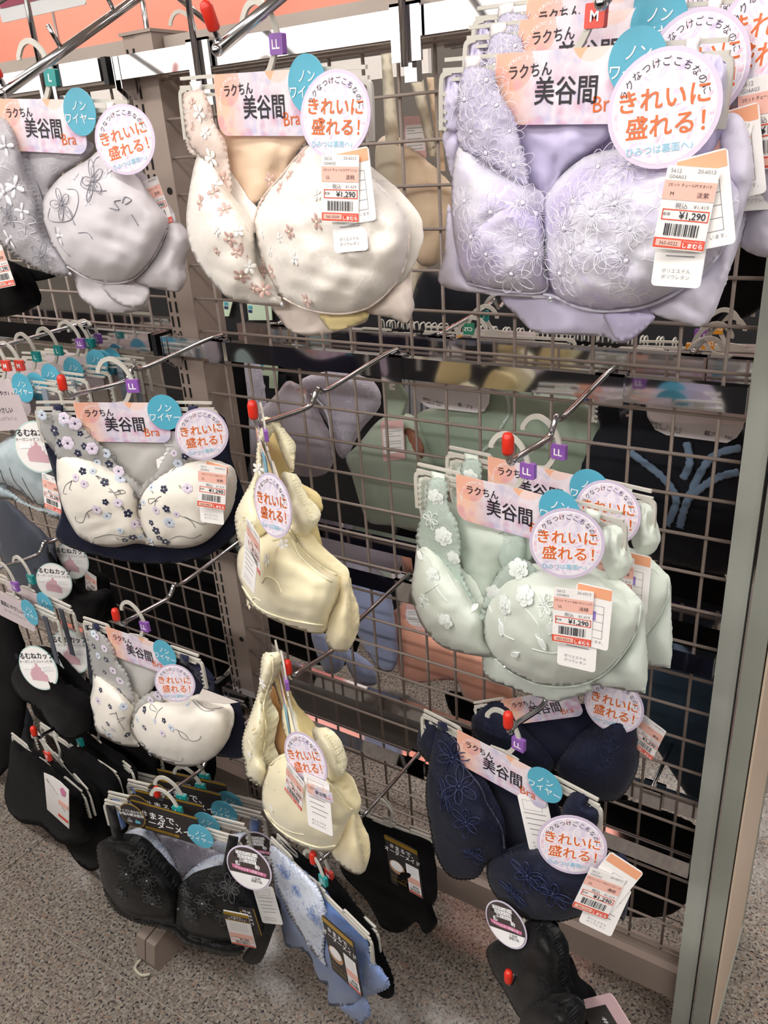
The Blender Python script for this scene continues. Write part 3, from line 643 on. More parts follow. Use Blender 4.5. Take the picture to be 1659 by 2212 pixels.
# ------------------------------------------------------------------ end frame and end panel at the right
ef = thing('grey_post', 'light grey steel end frame closing the right side of the gondola', 'frame', loc=(.64, -.02, 0))
mb = MB(); mb.box(-.007, .0185, -.012, .012, 0, 2.2); mb.obj('front_upright', frame_m, ef)
mb = MB(); mb.box(.0195, .0215, -.002, .04, 0, 2.2); mb.obj('clear_strip', chrome, ef)
mb = MB(); mb.box(.024, .046, -.02, .012, 0, 2.2); mb.obj('outer_upright', mat('grey_frame_paint_b', '#94968c', .4), ef)
ep = thing('gondola_end', 'cream laminated end panel with thin metal edge, beside the grey end frame', 'panel', loc=(.69, 0, 0))
mb = MB(); mb.box(-.0025, .0, -.03, .245, .02, 2.2); mb.obj('panel_board', cream_m, ep)
mb = MB(); mb.box(-.004, .0015, .245, .25, .0, 2.2); mb.obj('edge_strip', frame_m, ep); mb = MB(); mb.box(-.004, .0015, .252, .256, .0, 2.2); mb.obj('edge_strip', mat('dark_edge', '#5c5348', .4), ep)
mb = MB(); mb.box(-.003, .002, -.03, .25, .0, .02); mb.obj('base_strip', frame_m, ep)
# ================================================================== BRAS AND BRIEFS ON THE AISLE SIDE
fb = dict(
 cream=fabric('cream_cup', '#f0e9dd', .5, .3), creamlace=fabric('grey_tulle', '#b9b7b4', .6, .2, alpha=.72), navy=fabric('navy_cotton', '#10132a', .8, .05), navys=fabric('navy_strap', '#1a1e3c', .6, .1),
 tulle=fabric('grey_tulle_lining', '#bdbab5', .5, .2),
 pink=fabric('cream_pink_satin', '#f3ebe1', .38, .3, lace='#fbf6f1', lsc=110, lb=.1), pinkl=fabric('cream_pink_lace', '#efd9cd', .45, .2, alpha=.8, lace='#fbf3ee', lsc=150), pinkb=fabric('beige_satin_back', '#eccfb2', .45, .2), pinkw=fabric('blush_wing', '#efe0d6', .4, .25),
 lil=fabric('lilac_printed_net', '#e3e1ec', .42, .25, col2='#c9bde2', blot=16, lace='#f3f1fa', lsc=95), lill=fabric('lilac_scallop_lace', '#cfc9e2', .5, .2, alpha=.8, lace='#f6f4fb', lsc=120), lilw=fabric('lilac_microfibre', '#e0dbec', .45, .3), lilp=fabric('lilac_panty', '#d3cde8', .45, .3), lilback=fabric('lilac_back', '#c8c0e0', .5, .25),
 gray=fabric('dove_grey_cup', '#d2ccd0', .45, .3), grayl=fabric('dove_grey_lace', '#bcb8be', .5, .2, alpha=.85, lace='#e0dde2', lsc=110), grayw=fabric('dove_grey_satin', '#d8d2d6', .35, .3),
 mint=fabric('mint_cup', '#dde4d8', .45, .3), mintl=fabric('mint_tulle', '#c6d6cb', .5, .2, alpha=.7, lace='#e8efe9', lsc=140), mintw=fabric('mint_wing', '#dbe3da', .42, .3), mintb=fabric('mint_lining', '#cbd6c9', .5, .2),
 nav=fabric('navy_lace_cup', '#0e1228', .75, .05, lace='#1f2647', lsc=170), navl=fabric('navy_lace', '#0f132a', .75, .05, lace='#232b50', lsc=200), navb=fabric('navy_mesh_lining', '#10142a', .6, .1),
 yel=fabric('butter_cup', '#f4e9c4', .5, .3), yell=fabric('butter_lace', '#f6edca', .5, .2, lace='#fbf4da', lsc=130), yelw=fabric('butter_wing', '#f1e2ba', .45, .3), tan=fabric('tan_lining', '#c99a63', .6, .2), yelb=fabric('butter_back', '#ecd89c', .5, .2),
 blk=fabric('black_cup', '#0e0e0f', .55, .05), blkl=fabric('black_lace', '#0a0a0b', .5, .04, lace='#1f1e21', lsc=160), blkc=fabric('black_cotton', '#0b0a0b', .9, .03, fold=.003, spec=.1),
 blue=fabric('cornflower_brief', '#5f7cb5', .5, .3), bluew=fabric('white_blue_lace', '#d9e0ee', .5, .25, lace='#7f95c2', lsc=120), bluel=fabric('blue_lace', '#7c94c8', .5, .2, lace='#b5c4e4', lsc=180),
 white=fabric('white_strap', '#f0e9e8', .45, .3), lb=fabric('pale_blue_cup', '#b5c2c6', .5, .25, col2='#a8b7bd', blot=60), slate=fabric('slate_strap', '#3f434e', .6, .1),
)
gem_m = mat('rhinestone', '#f2f4f8', .05, .6)
thr = {k: mat('thread_'+k, c, .35, 0, .6, Sheen_Weight=.4) for k, c in dict(navy='#1a1d40', ltblue='#cfd9e6', lilac='#ddd0e0', white='#f6f4f0', rose='#cfa9a0', grey='#8a8894', dgrey='#6a6a80', pearl='#eef0f2', lilw='#eeeaf6', black='#0c0c0d', cream='#faf0d2', gold='#d7a774', mintw='#eef4ee', charcoal='#333340').items()}
ls = mat('silver_loop', '#e3e1e8', .3)
FN = me_flower(5, thr['navy'], thr['white']); FB_ = me_flower(6, thr['ltblue'], thr['navy'], wdt=.42); FL_ = me_flower(6, thr['lilac'], thr['navy'], wdt=.42)
FW = me_flower(5, thr['white'], thr['white'], wdt=.26); FR = me_flower(5, thr['rose'], thr['cream'], wdt=.24); FM = me_outline_flower(6, thr['mintw'], th=.06); FMF = me_rose(thr['mintw'])
FO = me_outline_flower(9, thr['lilw'], th=.017); FG = me_flower(4, ls, ls, wdt=.2); FGO = me_outline_flower(5, thr['grey'], th=.03); FBK = me_outline_flower(8, thr['black'], th=.05); FBL = me_outline_flower(6, mat('thread_blue', '#8297c6', .4), th=.025)
FC = me_flower(5, thr['cream'], thr['gold'], wdt=.28); LN = me_leaf(thr['navy'], .05); LW = me_leaf(thr['mintw'], .08, True)
FNV = me_outline_flower(6, mat('thread_navy_b', '#212a4e', .5), th=.04)
def strap(name, fr, pts, m, parent, h0=.004, H=.002, **k): return puff(name, fr, pts, m, parent, H=H, back=.0015, h0=h0, p=.3, step=12, smooth=False, wr=0, **k)[0]
def gathers(fr, pts, n, H=.0018):
    """short vertical creases for elastic gathers between two pixels"""
    (x0, y0), (x1, y1), L = pts; n = max(4, n)
    return [(x0+(x1-x0)*i/n, y0+(y1-y0)*i/n, x0+(x1-x0)*i/n+4*math.sin(i*2.1), y0+(y1-y0)*i/n+L*(.7+.3*math.sin(i*1.7)), .0055, 2.6) for i in range(n+1)]
def gem(sf, p, parent, r=.0022): 
    mb = MB(); mb.ball((0, 0, 0), r, n=8); link('rhinestone', mb.me('rhinestone', gem_m, False), parent, sf.at([p], .002)[0])
def loops(sf, pts, parent, m, r=.00035, name='embroidered_line'):
    o = MB()
    for q in pts: o.sweep([tuple(v) for v in sf.at(cr(q, 5), .0004)], r, n=4)
    ob = o.obj(name, m, parent, True); ob['kind'] = 'stuff'; return ob
def curl(x, y, s, a=0, n=7):
    return [(x+s*(1-k/(n+2))*math.cos(a+k*.75)*(.4+.1*k), y+s*(1-k/(n+2))*math.sin(a+k*.75)*(.4+.1*k)) for k in range(n)]
def round_tag(par, fr, c, h, roll=0, yaw=0, scale=1, kind='round', pitch=-8):
    p = fr.px(*c, h*.68); return put_card(kind, par, p, roll, yaw*.8, scale, math.radians(pitch))
def tag_at(par, kind, fr, c, h, roll=0, yaw=0, scale=1, pitch=-6): return put_card(kind, par, fr.px(*c, h*.68), roll, yaw*.8, scale, math.radians(pitch))

# ---- upper cream bra with navy flowers
F1 = Frame(-.091, -.26, 20)
B = thing('bra', 'cream padded bra with navy and lilac embroidered flowers, tag 365-0404, on the middle row', 'bra', F1)
hanger(F1, (76, 879), (466, 881), 'LL', 'off white plastic hanger with purple LL chip, over the upper cream bra with navy flowers')
PT = thing('briefs', 'navy briefs tucked behind the upper cream bra with navy flowers', 'briefs', F1)
puff('body', F1, K0((84, 895), (120, 885), (300, 925), (470, 890), (500, 990), (522, 1050), (533, 1095), (508, 1155), (430, 1207), (290, 1216), (130, 1172), (133, 1105), (120, 1040), (88, 930))[0:] if 0 else [(84, 895), (120, 887), (300, 925), (470, 890), (500, 990), (522, 1050), (533, 1095), (508, 1155), (430, 1207), (290, 1216), (130, 1172), (133, 1105), (120, 1040), (88, 930)], fb['navy'], PT, H=.004, h0=-.02, back=.004)
puff('waistband', F1, [(82, 886), (168, 888), (165, 912), (86, 918)], fb['navys'], PT, H=.003, h0=-.012, smooth=False)
strap('lace_edge', F1, [(84, 900), (115, 895), (132, 950), (124, 985), (105, 962), (88, 935)], fb['creamlace'], B, h0=.002)
strap('shoulder_strap', F1, K4(338, 632, 405, 636, 405, 700, 345, 700), fb['navys'], B, h0=.006)
strap('shoulder_strap', F1, K4(1200, 640, 1268, 642, 1270, 700, 1205, 700), fb['navys'], B, h0=.006)
puff('back_lining', F1, [(165, 915), (300, 945), (392, 940), (388, 965), (340, 1032), (306, 1062), (262, 1024), (200, 960)], fb['tulle'], B, H=.006, h0=-.006)
cl, s1 = puff('cup', F1, [(124, 985), (150, 978), (195, 990), (240, 1012), (280, 1040), (298, 1070), (296, 1110), (312, 1150), (329, 1177), (294, 1174), (250, 1182), (209, 1177), (172, 1160), (152, 1132), (138, 1102), (130, 1075), (123, 1041)], fb['cream'], B, H=.042, h0=.0, creases=[(150, 1125, 250, 1110, .004, 7), (170, 1150, 260, 1130, .004, 6), (205, 1170, 270, 1150, .003, 5), (300, 1080, 320, 1160, .003, 6)])
cq, s2 = puff('cup', F1, [(418, 988), (452, 996), (472, 1004), (499, 1014), (508, 1040), (509, 1065), (499, 1105), (472, 1146), (439, 1173), (398, 1184), (354, 1182), (329, 1177), (308, 1150), (296, 1110), (306, 1060), (330, 1034), (365, 1010)], fb['cream'], B, H=.042, h0=.0, creases=[(330, 1170, 400, 1160, .003, 6), (340, 1150, 420, 1140, .002, 6)])
ll, s3 = puff('lace_panel', F1, [(112, 890), (140, 893), (165, 908), (190, 936), (222, 968), (248, 1000), (262, 1020), (288, 1036), (306, 1056), (300, 1078), (270, 1045), (225, 1015), (180, 997), (124, 988), (122, 940)], fb['creamlace'], B, H=.006, h0=.009, scal=(2.2, 12))
lr, s4 = puff('lace_panel', F1, [(380, 958), (405, 970), (425, 990), (390, 1006), (345, 1032), (302, 1068), (312, 1045), (335, 1026), (350, 1000)], fb['creamlace'], B, H=.004, h0=.013, scal=(2.2, 12))
nv = lambda *p: K4(*p)
L1 = nv(385, 880, 515, 820, 500, 945, 325, 875); stitch(s3, L1[:3], FN, 7, ll, 2); stitch(s3, nv(590, 915, 480, 755, 435, 880, 410, 720), FL_, 13, ll, 3); stitch(s3, nv(680, 945, 405, 740, 700, 1015), [FB_, FB_, FN], 10, ll, 4)
stitch(s1, nv(530, 1060, 670, 1130, 865, 1212, 675, 1257, 820, 1330, 850, 1482), FN, 7.5, cl, 5); stitch(s1, nv(770, 1105, 860, 1147, 595, 1060, 755, 1262, 540, 1142, 485, 1100, 620, 1305, 685, 1345), [FB_, FL_, FB_, FL_, FL_, FL_, FL_, FB_], 9, cl, 6, .3)
stitch(s2, nv(895, 1285, 1050, 1175, 1065, 1300, 970, 1390, 1020, 1485, 920, 1465), FN, 7.5, cq, 7); stitch(s2, nv(970, 1165, 885, 1375, 1130, 1335, 1085, 1387, 1200, 1168, 1000, 1310), [FB_, FL_, FL_, FB_, FL_, FL_], 9, cq, 8, .3); stitch(s4, nv(1180, 1080, 1185, 965, 1115, 945, 1140, 1010), [FN, FN, FL_, FB_], 8, lr, 9)
dk = thr['charcoal']
loops(s1, [K4(460, 1120, 420, 1150, 405, 1200, 425, 1205), K4(460, 1120, 445, 1170, 455, 1180), K4(640, 1290, 560, 1320, 530, 1385, 490, 1380, 480, 1350), K4(560, 1330, 570, 1360), K4(700, 1170, 730, 1200, 760, 1260, 800, 1310), K4(730, 1200, 780, 1180, 800, 1200, 740, 1210), K4(600, 1490, 700, 1465, 800, 1480, 840, 1470), K4(740, 1480, 760, 1500), K4(610, 1090, 640, 1100, 660, 1120)], cl, dk, .0004)
loops(s2, [K4(1030, 1220, 1000, 1240, 990, 1290, 1000, 1330), K4(1000, 1240, 960, 1270, 950, 1240, 990, 1235), K4(1130, 1340, 1210, 1370, 1250, 1420), K4(1180, 1350, 1230, 1375, 1300, 1400, 1320, 1380), K4(1080, 1500, 1150, 1475, 1230, 1490, 1290, 1465), K4(1100, 1060, 1130, 1030, 1160, 1000), K4(870, 1190, 905, 1170, 915, 1200)], cq, dk, .0004)
loops(s3, [K4(515, 765, 570, 790, 575, 830, 540, 850), K4(590, 1000, 610, 980, 640, 1000, 600, 1030), K4(690, 960, 740, 960, 745, 1000)], ll, dk, .0004)
stitch(s3, nv(270, 700, 350, 800, 540, 900, 620, 1000, 760, 1060), [FB_, FN, FN, FB_, FL_], 10, ll, 12, .3); stitch(s1, nv(770, 1440, 860, 1400, 800, 1500, 900, 1480), [FB_, FL_, FN, FB_], 8, cl, 13, .3); stitch(s2, nv(920, 1260, 1000, 1440, 960, 1500, 1060, 1510, 900, 1400), [FB_, FN, FB_, FN, FL_], 8, cq, 14, .3)
stitch(s1, nv(470, 1120, 620, 1090, 700, 1190, 770, 1200, 690, 1330, 790, 1290), LN, 6, cl, 15); stitch(s2, nv(1010, 1250, 1090, 1320, 1160, 1170, 980, 1200, 1070, 1390), LN, 6, cq, 16)
gem(s2, (330, 1176), cq)
put_card(me_price('G04B02', '2セット チュール&コバナ', '365-0404'), B, F1.px(458, 1052, .066*.68), 9, 4, 1.12, math.radians(-5)); tag_at(B, 'care', F1, (456, 1078, )[0:2], .058, 3, -8, 1.05); tag_at(B, 'size', F1, (466, 1048), .057, 12, -8, 1.0)
round_tag(B, F1, (436, 938), .055, 2, 26, .95); tag_at(B, 'care', F1, (362, 985), -.002, 0, 0, 1.05)

# ---- lower cream bra with navy flowers
F2 = Frame(-.135, -.281, 1)
B = thing('bra', 'cream padded bra with navy embroidered flowers, lower one below the 365-0404 bra', 'bra', F2)
hanger(F2, (179, 1340), (435, 1426), 'LL', 'off white plastic hanger with purple LL chip, over the lower cream bra with navy flowers')
PT = thing('briefs', 'navy briefs tucked behind the lower cream bra with navy flowers', 'briefs', F2)
puff('body', F2, K7(540, 515, 600, 520, 800, 600, 1150, 690, 1260, 720, 1370, 890, 1450, 1010, 1535, 1000, 1570, 1330, 1380, 1342, 1100, 1300, 760, 1180, 600, 1000, 545, 600), fb['navy'], PT, H=.004, h0=-.02)
puff('waistband', F2, K7(538, 500, 640, 520, 640, 560, 545, 600), fb['navys'], PT, H=.003, h0=-.01)
puff('waistband', F2, K7(1200, 740, 1320, 800, 1370, 880, 1360, 930, 1280, 870), fb['navys'], PT, H=.004, h0=-.008, creases=gathers(F2, ((405, 1435), (452, 1470), 22), 6))
strap('shoulder_strap', F2, K7(590, 490, 635, 500, 640, 560, 590, 550), fb['navys'], B, h0=.006); strap('shoulder_strap', F2, K7(1150, 685, 1210, 702, 1200, 770, 1150, 745), fb['navys'], B, h0=.006)
puff('back_lining', F2, K7(700, 640, 990, 760, 985, 900, 885, 1000, 850, 990, 780, 820), fb['tulle'], B, H=.006, h0=-.006)
cl, s1 = puff('cup', F2, K7(600, 800, 680, 850, 780, 930, 850, 1010, 862, 1060, 835, 1130, 850, 1220, 890, 1282, 770, 1272, 690, 1235, 622, 1192, 592, 1090, 570, 1010, 592, 900), fb['cream'], B, H=.04, creases=[(212, 1580, 250, 1590, .002, 4), (205, 1545, 225, 1560, .002, 4)])
cq, s2 = puff('cup', F2, K7(840, 1110, 880, 1010, 960, 950, 1100, 995, 1240, 968, 1340, 1010, 1450, 1050, 1462, 1200, 1420, 1300, 1320, 1380, 1200, 1412, 1080, 1390, 960, 1325, 880, 1250, 835, 1180), fb['cream'], B, H=.048, creases=[(310, 1625, 420, 1635, .003, 6)])
ll, s3 = puff('lace_panel', F2, K7(560, 545, 650, 560, 720, 650, 740, 730, 800, 800, 835, 900, 855, 1010, 770, 940, 660, 870, 600, 820, 570, 650), fb['creamlace'], B, H=.005, h0=.008, scal=(2.2, 11))
lr, s4 = puff('lace_panel', F2, K7(880, 1000, 960, 940, 1010, 935, 1040, 1000, 960, 1030, 880, 1060, 850, 1100), fb['creamlace'], B, H=.004, h0=.014, scal=(2.2, 11))
stitch(s3, K7(680, 725, 670, 805, 600, 640, 765, 925), FN, 7, ll, 2); stitch(s3, K7(670, 655, 725, 795, 770, 860, 620, 580), FL_, 10.5, ll, 3); stitch(s3, K7(630, 700, 600, 560), FB_, 9, ll, 3)
stitch(s1, K7(645, 920, 705, 1025, 690, 1135, 815, 1205), FN, 7, cl, 4); stitch(s1, K7(790, 1025, 630, 990, 700, 1200, 720, 1170), [FB_, FL_, FB_, FL_], 9, cl, 5, .35)
stitch(s2, K7(925, 1045, 925, 1160, 1050, 1115, 850, 1140, 920, 1270, 960, 1330), FN, 7.5, cq, 6); stitch(s2, K7(880, 1110, 1095, 1160, 1040, 1195, 1200, 1015, 990, 1118), [FB_, FB_, FL_, FB_, FB_], 8, cq, 7, .35); stitch(s4, K7(965, 985, 1010, 960), FL_, 10, lr, 7)
loops(s2, [K7(1120, 1170, 1180, 1200, 1220, 1245, 1270, 1240, 1285, 1215), K7(1140, 1180, 1160, 1220, 1200, 1240), K7(990, 1110, 1010, 1060, 1040, 1030), K7(1000, 1060, 960, 1040, 970, 1010, 1005, 1050), K7(960, 1320, 1040, 1350, 1150, 1380, 1170, 1355), K7(1230, 985, 1300, 1050, 1370, 1050), K7(1260, 990, 1330, 1040, 1430, 1030)], cq, dk, .0004)
loops(s1, [K7(740, 1060, 760, 1120, 800, 1180), K7(700, 1075, 740, 1070, 750, 1100), K7(650, 1150, 680, 1190, 700, 1220), K7(745, 1110, 800, 1095, 750, 1130)], cl, dk, .0004)
round_tag(B, F2, (378, 1476), .065, 4, 32, .85)
mb = MB(); mb.plate([(-.024, -.008), (.02, .0), (.036, .008), (-.024, .010)], -.0004, .0004); o = mb.obj('care_tag', mat('grey_paper', '#b3aaa2', .5), B); o.location = F2.px(462, 1512, .03); o.rotation_euler = (math.radians(-60), .12, .15)

# ---- cream and pink bra, top row
F3 = Frame(.22, -.273, -8)
B = thing('bra', 'cream satin bra with rose and white embroidered sprigs, tag 365-0209, top row middle', 'bra', F3)
hanger(F3, (388, 186), (800, 163), 'LL', 'off white plastic hanger with purple LL chip, over the cream and rose bra')
PT = thing('briefs', 'cream satin briefs hanging behind the cream and rose bra', 'briefs', F3)
puff('body', F3, K2(620, 1700, 900, 1600, 1260, 1700, 1250, 1950, 1180, 2010, 1000, 2062, 870, 2076, 760, 2042, 690, 1960, 640, 1880), fb['pinkw'], PT, H=.012, h0=-.02, creases=[(600, 670, 640, 700, .004, 8), (690, 690, 660, 715, .003, 6)])
puff('gusset', F3, K2(955, 1940, 1160, 1900, 1248, 1950, 1180, 2002, 1030, 2042, 968, 1995), fb['yelb'], PT, H=.004, h0=-.002)
puff('waistband', F3, K2(98, 592, 235, 590, 262, 760, 250, 900, 190, 960, 125, 900), fb['pinkl'], PT, H=.006, h0=-.012, scal=(2, 8), creases=gathers(F3, ((398, 212), (440, 212), 60), 5))
puff('back_lining', F3, K2(300, 800, 870, 810, 800, 940, 670, 1150, 530, 1270, 490, 1320, 400, 1150, 330, 900), fb['pinkb'], B, H=.008, h0=-.008, creases=[(510, 300, 540, 420, .003, 10), (610, 300, 600, 380, .003, 8)])
strap('shoulder_strap', F3, K2(140, 505, 215, 498, 222, 600, 158, 620), fb['white'], B, h0=.006); strap('shoulder_strap', F3, K2(1020, 455, 1110, 440, 1130, 520, 1040, 520), fb['white'], B, h0=.006)
puff('wing', F3, K2(1420, 1260, 1475, 1295, 1512, 1500, 1503, 1968, 1380, 1962, 1180, 1915, 1290, 1850, 1420, 1730, 1480, 1580), fb['pinkw'], B, H=.012, h0=-.006, creases=[(790, 680, 885, 690, .003, 5), (870, 520, 885, 680, .003, 6)])
cl, s1 = puff('cup', F3, K2(175, 1000, 215, 940, 300, 1010, 395, 1180, 470, 1290, 540, 1400, 548, 1520, 570, 1660, 645, 1790, 722, 1882, 640, 1890, 400, 1852, 262, 1722, 160, 1562, 122, 1400, 130, 1240), fb['pink'], B, H=.05, creases=[(430, 560, 540, 620, .004, 10), (470, 620, 580, 650, .004, 8)])
cq, s2 = puff('cup', F3, K2(540, 1340, 600, 1210, 700, 1090, 800, 970, 880, 900, 1100, 960, 1290, 1110, 1440, 1260, 1482, 1330, 1505, 1450, 1490, 1600, 1420, 1750, 1300, 1882, 1150, 1942, 1000, 1946, 850, 1912, 722, 1842, 625, 1692, 565, 1560, 545, 1440), fb['pink'], B, H=.058, creases=[(560, 560, 800, 640, .003, 9), (580, 610, 780, 665, .003, 8), (700, 560, 840, 600, .002, 8)])
ll, s3 = puff('lace_panel', F3, K2(110, 600, 220, 560, 262, 680, 300, 790, 350, 880, 380, 1000, 398, 1110, 402, 1220, 470, 1300, 380, 1200, 290, 1050, 215, 970, 150, 900, 115, 760), fb['pinkl'], B, H=.006, h0=.01, scal=(2.5, 13))
stitch(s3, K2(275, 980, 240, 820, 300, 1120, 200, 700), FW, 11, ll, 2, .3); stitch(s3, K2(230, 1110, 160, 640, 355, 1100, 160, 780), FR, 9, ll, 3, .3)
stitch(s1, K2(310, 1425, 440, 1425, 500, 1400, 300, 1140, 510, 1650), FW, 9, cl, 4, .3); stitch(s1, K2(355, 1295, 290, 1190, 390, 1475, 310, 1550, 480, 1515, 460, 1705, 590, 1675, 540, 1780, 510, 1585, 430, 1560, 600, 1790, 210, 1250), FR, 10, cl, 5, .3)
stitch(s2, K2(790, 1595, 640, 1550, 590, 1450, 930, 1200, 700, 1470), FW, 8, cq, 6, .3); stitch(s2, K2(760, 1430, 865, 1855, 640, 1110, 760, 1085, 590, 1235, 700, 1160, 830, 970, 600, 1620, 650, 1680, 930, 1370), FR, 10, cq, 7, .25)
cord('piping', s2, K2(722, 1842, 850, 1905, 1000, 1936, 1150, 1930, 1290, 1872, 1420, 1740, 1485, 1595, 1498, 1450), .0011, fb['pinkw'], B)
cord('edge_trim', s2, K2(545, 1440, 545, 1340, 600, 1215, 700, 1095, 800, 975, 870, 905), .0012, fb['pinkl'], B)
gem(s2, (610, 658), cq)
put_card(me_price('G04A02', '2セット チュールコバナシシュ', '365-0209'), B, F3.px(735, 408, .075*.68), 4, 22, 1.0, math.radians(-3)); tag_at(B, 'care', F3, (752, 458), .067, -4, 18, 1.0); tag_at(B, 'size', F3, (770, 403), .064, -7, 14, .95)
round_tag(B, F3, (724, 248), .055, 8, 14, .98)

# ---- lilac bras (three on one arm)
F4 = Frame(.505, -.243, -10)
def lilac(front=True):
    B = thing('bra', 'lilac bra with white thread flowers and purple print, tag 365-0222, foremost at top right', 'bra', F4)
    strap('shoulder_strap', F4, K3(225, 268, 300, 260, 305, 330, 222, 330), fb['white'], B, h0=.006); strap('shoulder_strap', F4, K3(1270, 185, 1345, 175, 1330, 265, 1255, 270), fb['white'], B, h0=.006)
    puff('back_lining', F4, K3(380, 480, 880, 520, 905, 640, 830, 710, 700, 810, 600, 950, 530, 900, 505, 760, 430, 600), fb['lilback'], B, H=.01, h0=-.01, creases=[(1205, 270, 1200, 400, .003, 6)])
    puff('wing', F4, K3(150, 960, 200, 1180, 240, 1330, 400, 1370, 600, 1385, 600, 1412, 350, 1392, 113, 1345, 130, 1200), fb['lilw'], B, H=.01, h0=-.004)
    puff('wing', F4, K3(1440, 560, 1540, 560, 1592, 800, 1545, 1000, 1480, 1260, 1380, 1522, 1240, 1522, 1090, 1450, 1290, 1320, 1430, 1180, 1480, 1000, 1440, 800), fb['lilw'], B, H=.012, h0=-.01, creases=[(1430, 630, 1530, 690, .003, 6)])
    cl, s1 = puff('cup', F4, K3(170, 800, 210, 680, 300, 750, 420, 830, 520, 880, 575, 940, 605, 1100, 612, 1280, 600, 1372, 450, 1372, 245, 1332, 185, 1180, 165, 1000), fb['lil'], B, H=.05, creases=[(1000, 530, 1040, 610, .003, 7), (985, 520, 1110, 430, .004, 5)])
    cq, s2 = puff('cup', F4, K3(598, 960, 650, 865, 750, 770, 850, 720, 1000, 700, 1200, 700, 1400, 790, 1490, 900, 1480, 1060, 1430, 1190, 1300, 1330, 1100, 1432, 900, 1460, 760, 1442, 655, 1392, 612, 1280, 594, 1120), fb['lil'], B, H=.062, creases=[(1260, 500, 1460, 620, .003, 9), (1230, 580, 1400, 640, .002, 8)])
    ll, s3 = puff('lace_panel', F4, K3(222, 335, 345, 330, 375, 400, 405, 470, 460, 560, 480, 660, 515, 770, 522, 870, 470, 850, 400, 800, 300, 740, 205, 690, 195, 560), fb['lill'], B, H=.008, h0=.012, scal=(3, 13))
    stitch(s3, K3(330, 720, 440, 620, 230, 470, 460, 780, 330, 380, 380, 500, 260, 620), FO, 24, ll, 2, .15)
    stitch(s1, K3(230, 950, 350, 1000, 500, 960, 330, 1200, 490, 1110, 560, 1010, 450, 1290, 560, 1200, 260, 1120), FO, 27, cl, 3, .15)
    stitch(s2, K3(740, 955, 940, 960, 730, 1190, 830, 1010, 860, 1180, 680, 1290, 1010, 1080, 860, 790, 1010, 780, 700, 1080, 990, 1230), FO, 29, cq, 4, .15)
    stitch(s2, K3(925, 965, 740, 950), FG, 5, cq, 5)
    cord('piping', s2, K3(600, 1390, 655, 1402, 760, 1450, 900, 1468, 1100, 1440, 1300, 1335, 1430, 1195, 1482, 1060), .0016, fb['lilw'], B)
    cord('edge_trim', s1, K3(595, 960, 608, 1100, 614, 1280, 602, 1375, 450, 1378, 240, 1338), .0013, fb['lilw'], B)
    gem(s2, (900+632/2.1858, 1412/2.1858), cq, .003)
    return B
B = lilac()
PT = thing('briefs', 'lilac microfibre briefs clipped behind the foremost lilac bra', 'briefs', F4)
puff('body', F4, K3(400, 1390, 640, 1350, 900, 1380, 1120, 1440, 1115, 1485, 1088, 1545, 1000, 1612, 940, 1616, 880, 1590, 700, 1580, 560, 1568, 480, 1500), fb['lilp'], PT, H=.012, h0=-.016, creases=[(1160, 690, 1158, 715, .004, 4), (1310, 690, 1320, 735, .004, 4)])
puff('leg_opening', F4, K3(895, 1475, 1115, 1485, 1088, 1542, 1000, 1606, 940, 1600, 905, 1540), fb['lilback'], PT, H=.003, h0=-.003)
puff('waistband', F4, K3(138, 340, 218, 345, 215, 560, 180, 622, 105, 592, 122, 480), fb['lilp'], PT, H=.01, h0=-.006, creases=gathers(F4, ((965, 160), (995, 160), 70), 4, .002))
puff('side_panel', F4, K3(125, 630, 205, 610, 205, 780, 170, 850, 135, 720), fb['lilp'], PT, H=.01, h0=-.014)
puff('waistband', F4, K3(1320, 262, 1466, 255, 1470, 300, 1452, 520, 1385, 545, 1350, 420), fb['lilp'], PT, H=.012, h0=.0, creases=gathers(F4, ((1512, 120), (1565, 120), 50), 6, .003))
puff('side_panel', F4, K3(1370, 530, 1455, 515, 1445, 620, 1360, 780, 1300, 780), fb['lilback'], PT, H=.012, h0=-.01)
H4 = hanger(F4, (955, 148), (1584, 108), 'M', 'foremost off white hanger on the top right arm, with printed header card', chip=True)
put_card(me_price('G04A03', '2セット チュールPTオオバナ', '365-0222', 'M', '淡紫'), B, F4.px(1481, 452, .09*.68), 7, 24, 1.03, math.radians(-4)); tag_at(B, 'care', F4, (1474, 515), .083, 3, 18, 1.03); tag_at(B, 'size', F4, (1524, 436), .075, -12, 14, 1.03)
round_tag(B, F4, (1433, 235), .062, 0, 16, 1.12)
KL = [B, PT, H4]
for n_, (dx, dy, dz) in enumerate(((.001, .045, .027), (-.009, .083, .046))):
    for o in KL:
        c = copy_tree(o); c.location = (o.location[0]+dx, o.location[1]+dy, o.location[2]+dz); kd = {'bra': 'lilac bra', 'briefs': 'lilac briefs', 'plastic_hanger': 'off white hanger with header card'}[o.name.split('.')[0]]
        c.scale = (1, .55, 1) if kd == 'lilac bra' else (1, 1, 1); c['label'] = kd+(', second back on the top right arm' if n_ == 0 else ', third and rearmost on the top right arm')

F4b = Frame(.60, -.20, -12)
B = thing('bra', 'lilac bra cut off by the right edge of the picture, behind the foremost lilac bra', 'bra', F4b)
puff('wing', F4b, [(1585, 330), (1625, 320), (1700, 330), (1700, 540), (1600, 533), (1618, 430)], fb['lilw'], B, H=.02)
puff('cup', F4b, [(1560, 240), (1610, 235), (1640, 330), (1625, 420), (1570, 430)], fb['lil'], B, H=.015)
round_tag(B, F4b, (1672, 78), .03, 6, 0, 1.2); put_card(me_price('G04A03', '2セット チュールPTオオバナ', '365-0222', 'LL', '淡紫'), B, F4b.px(1655, 265, .03), -7, 0, 1.2); tag_at(B, 'care', F4b, (1650, 345), .025, -4, 0, 1.1)
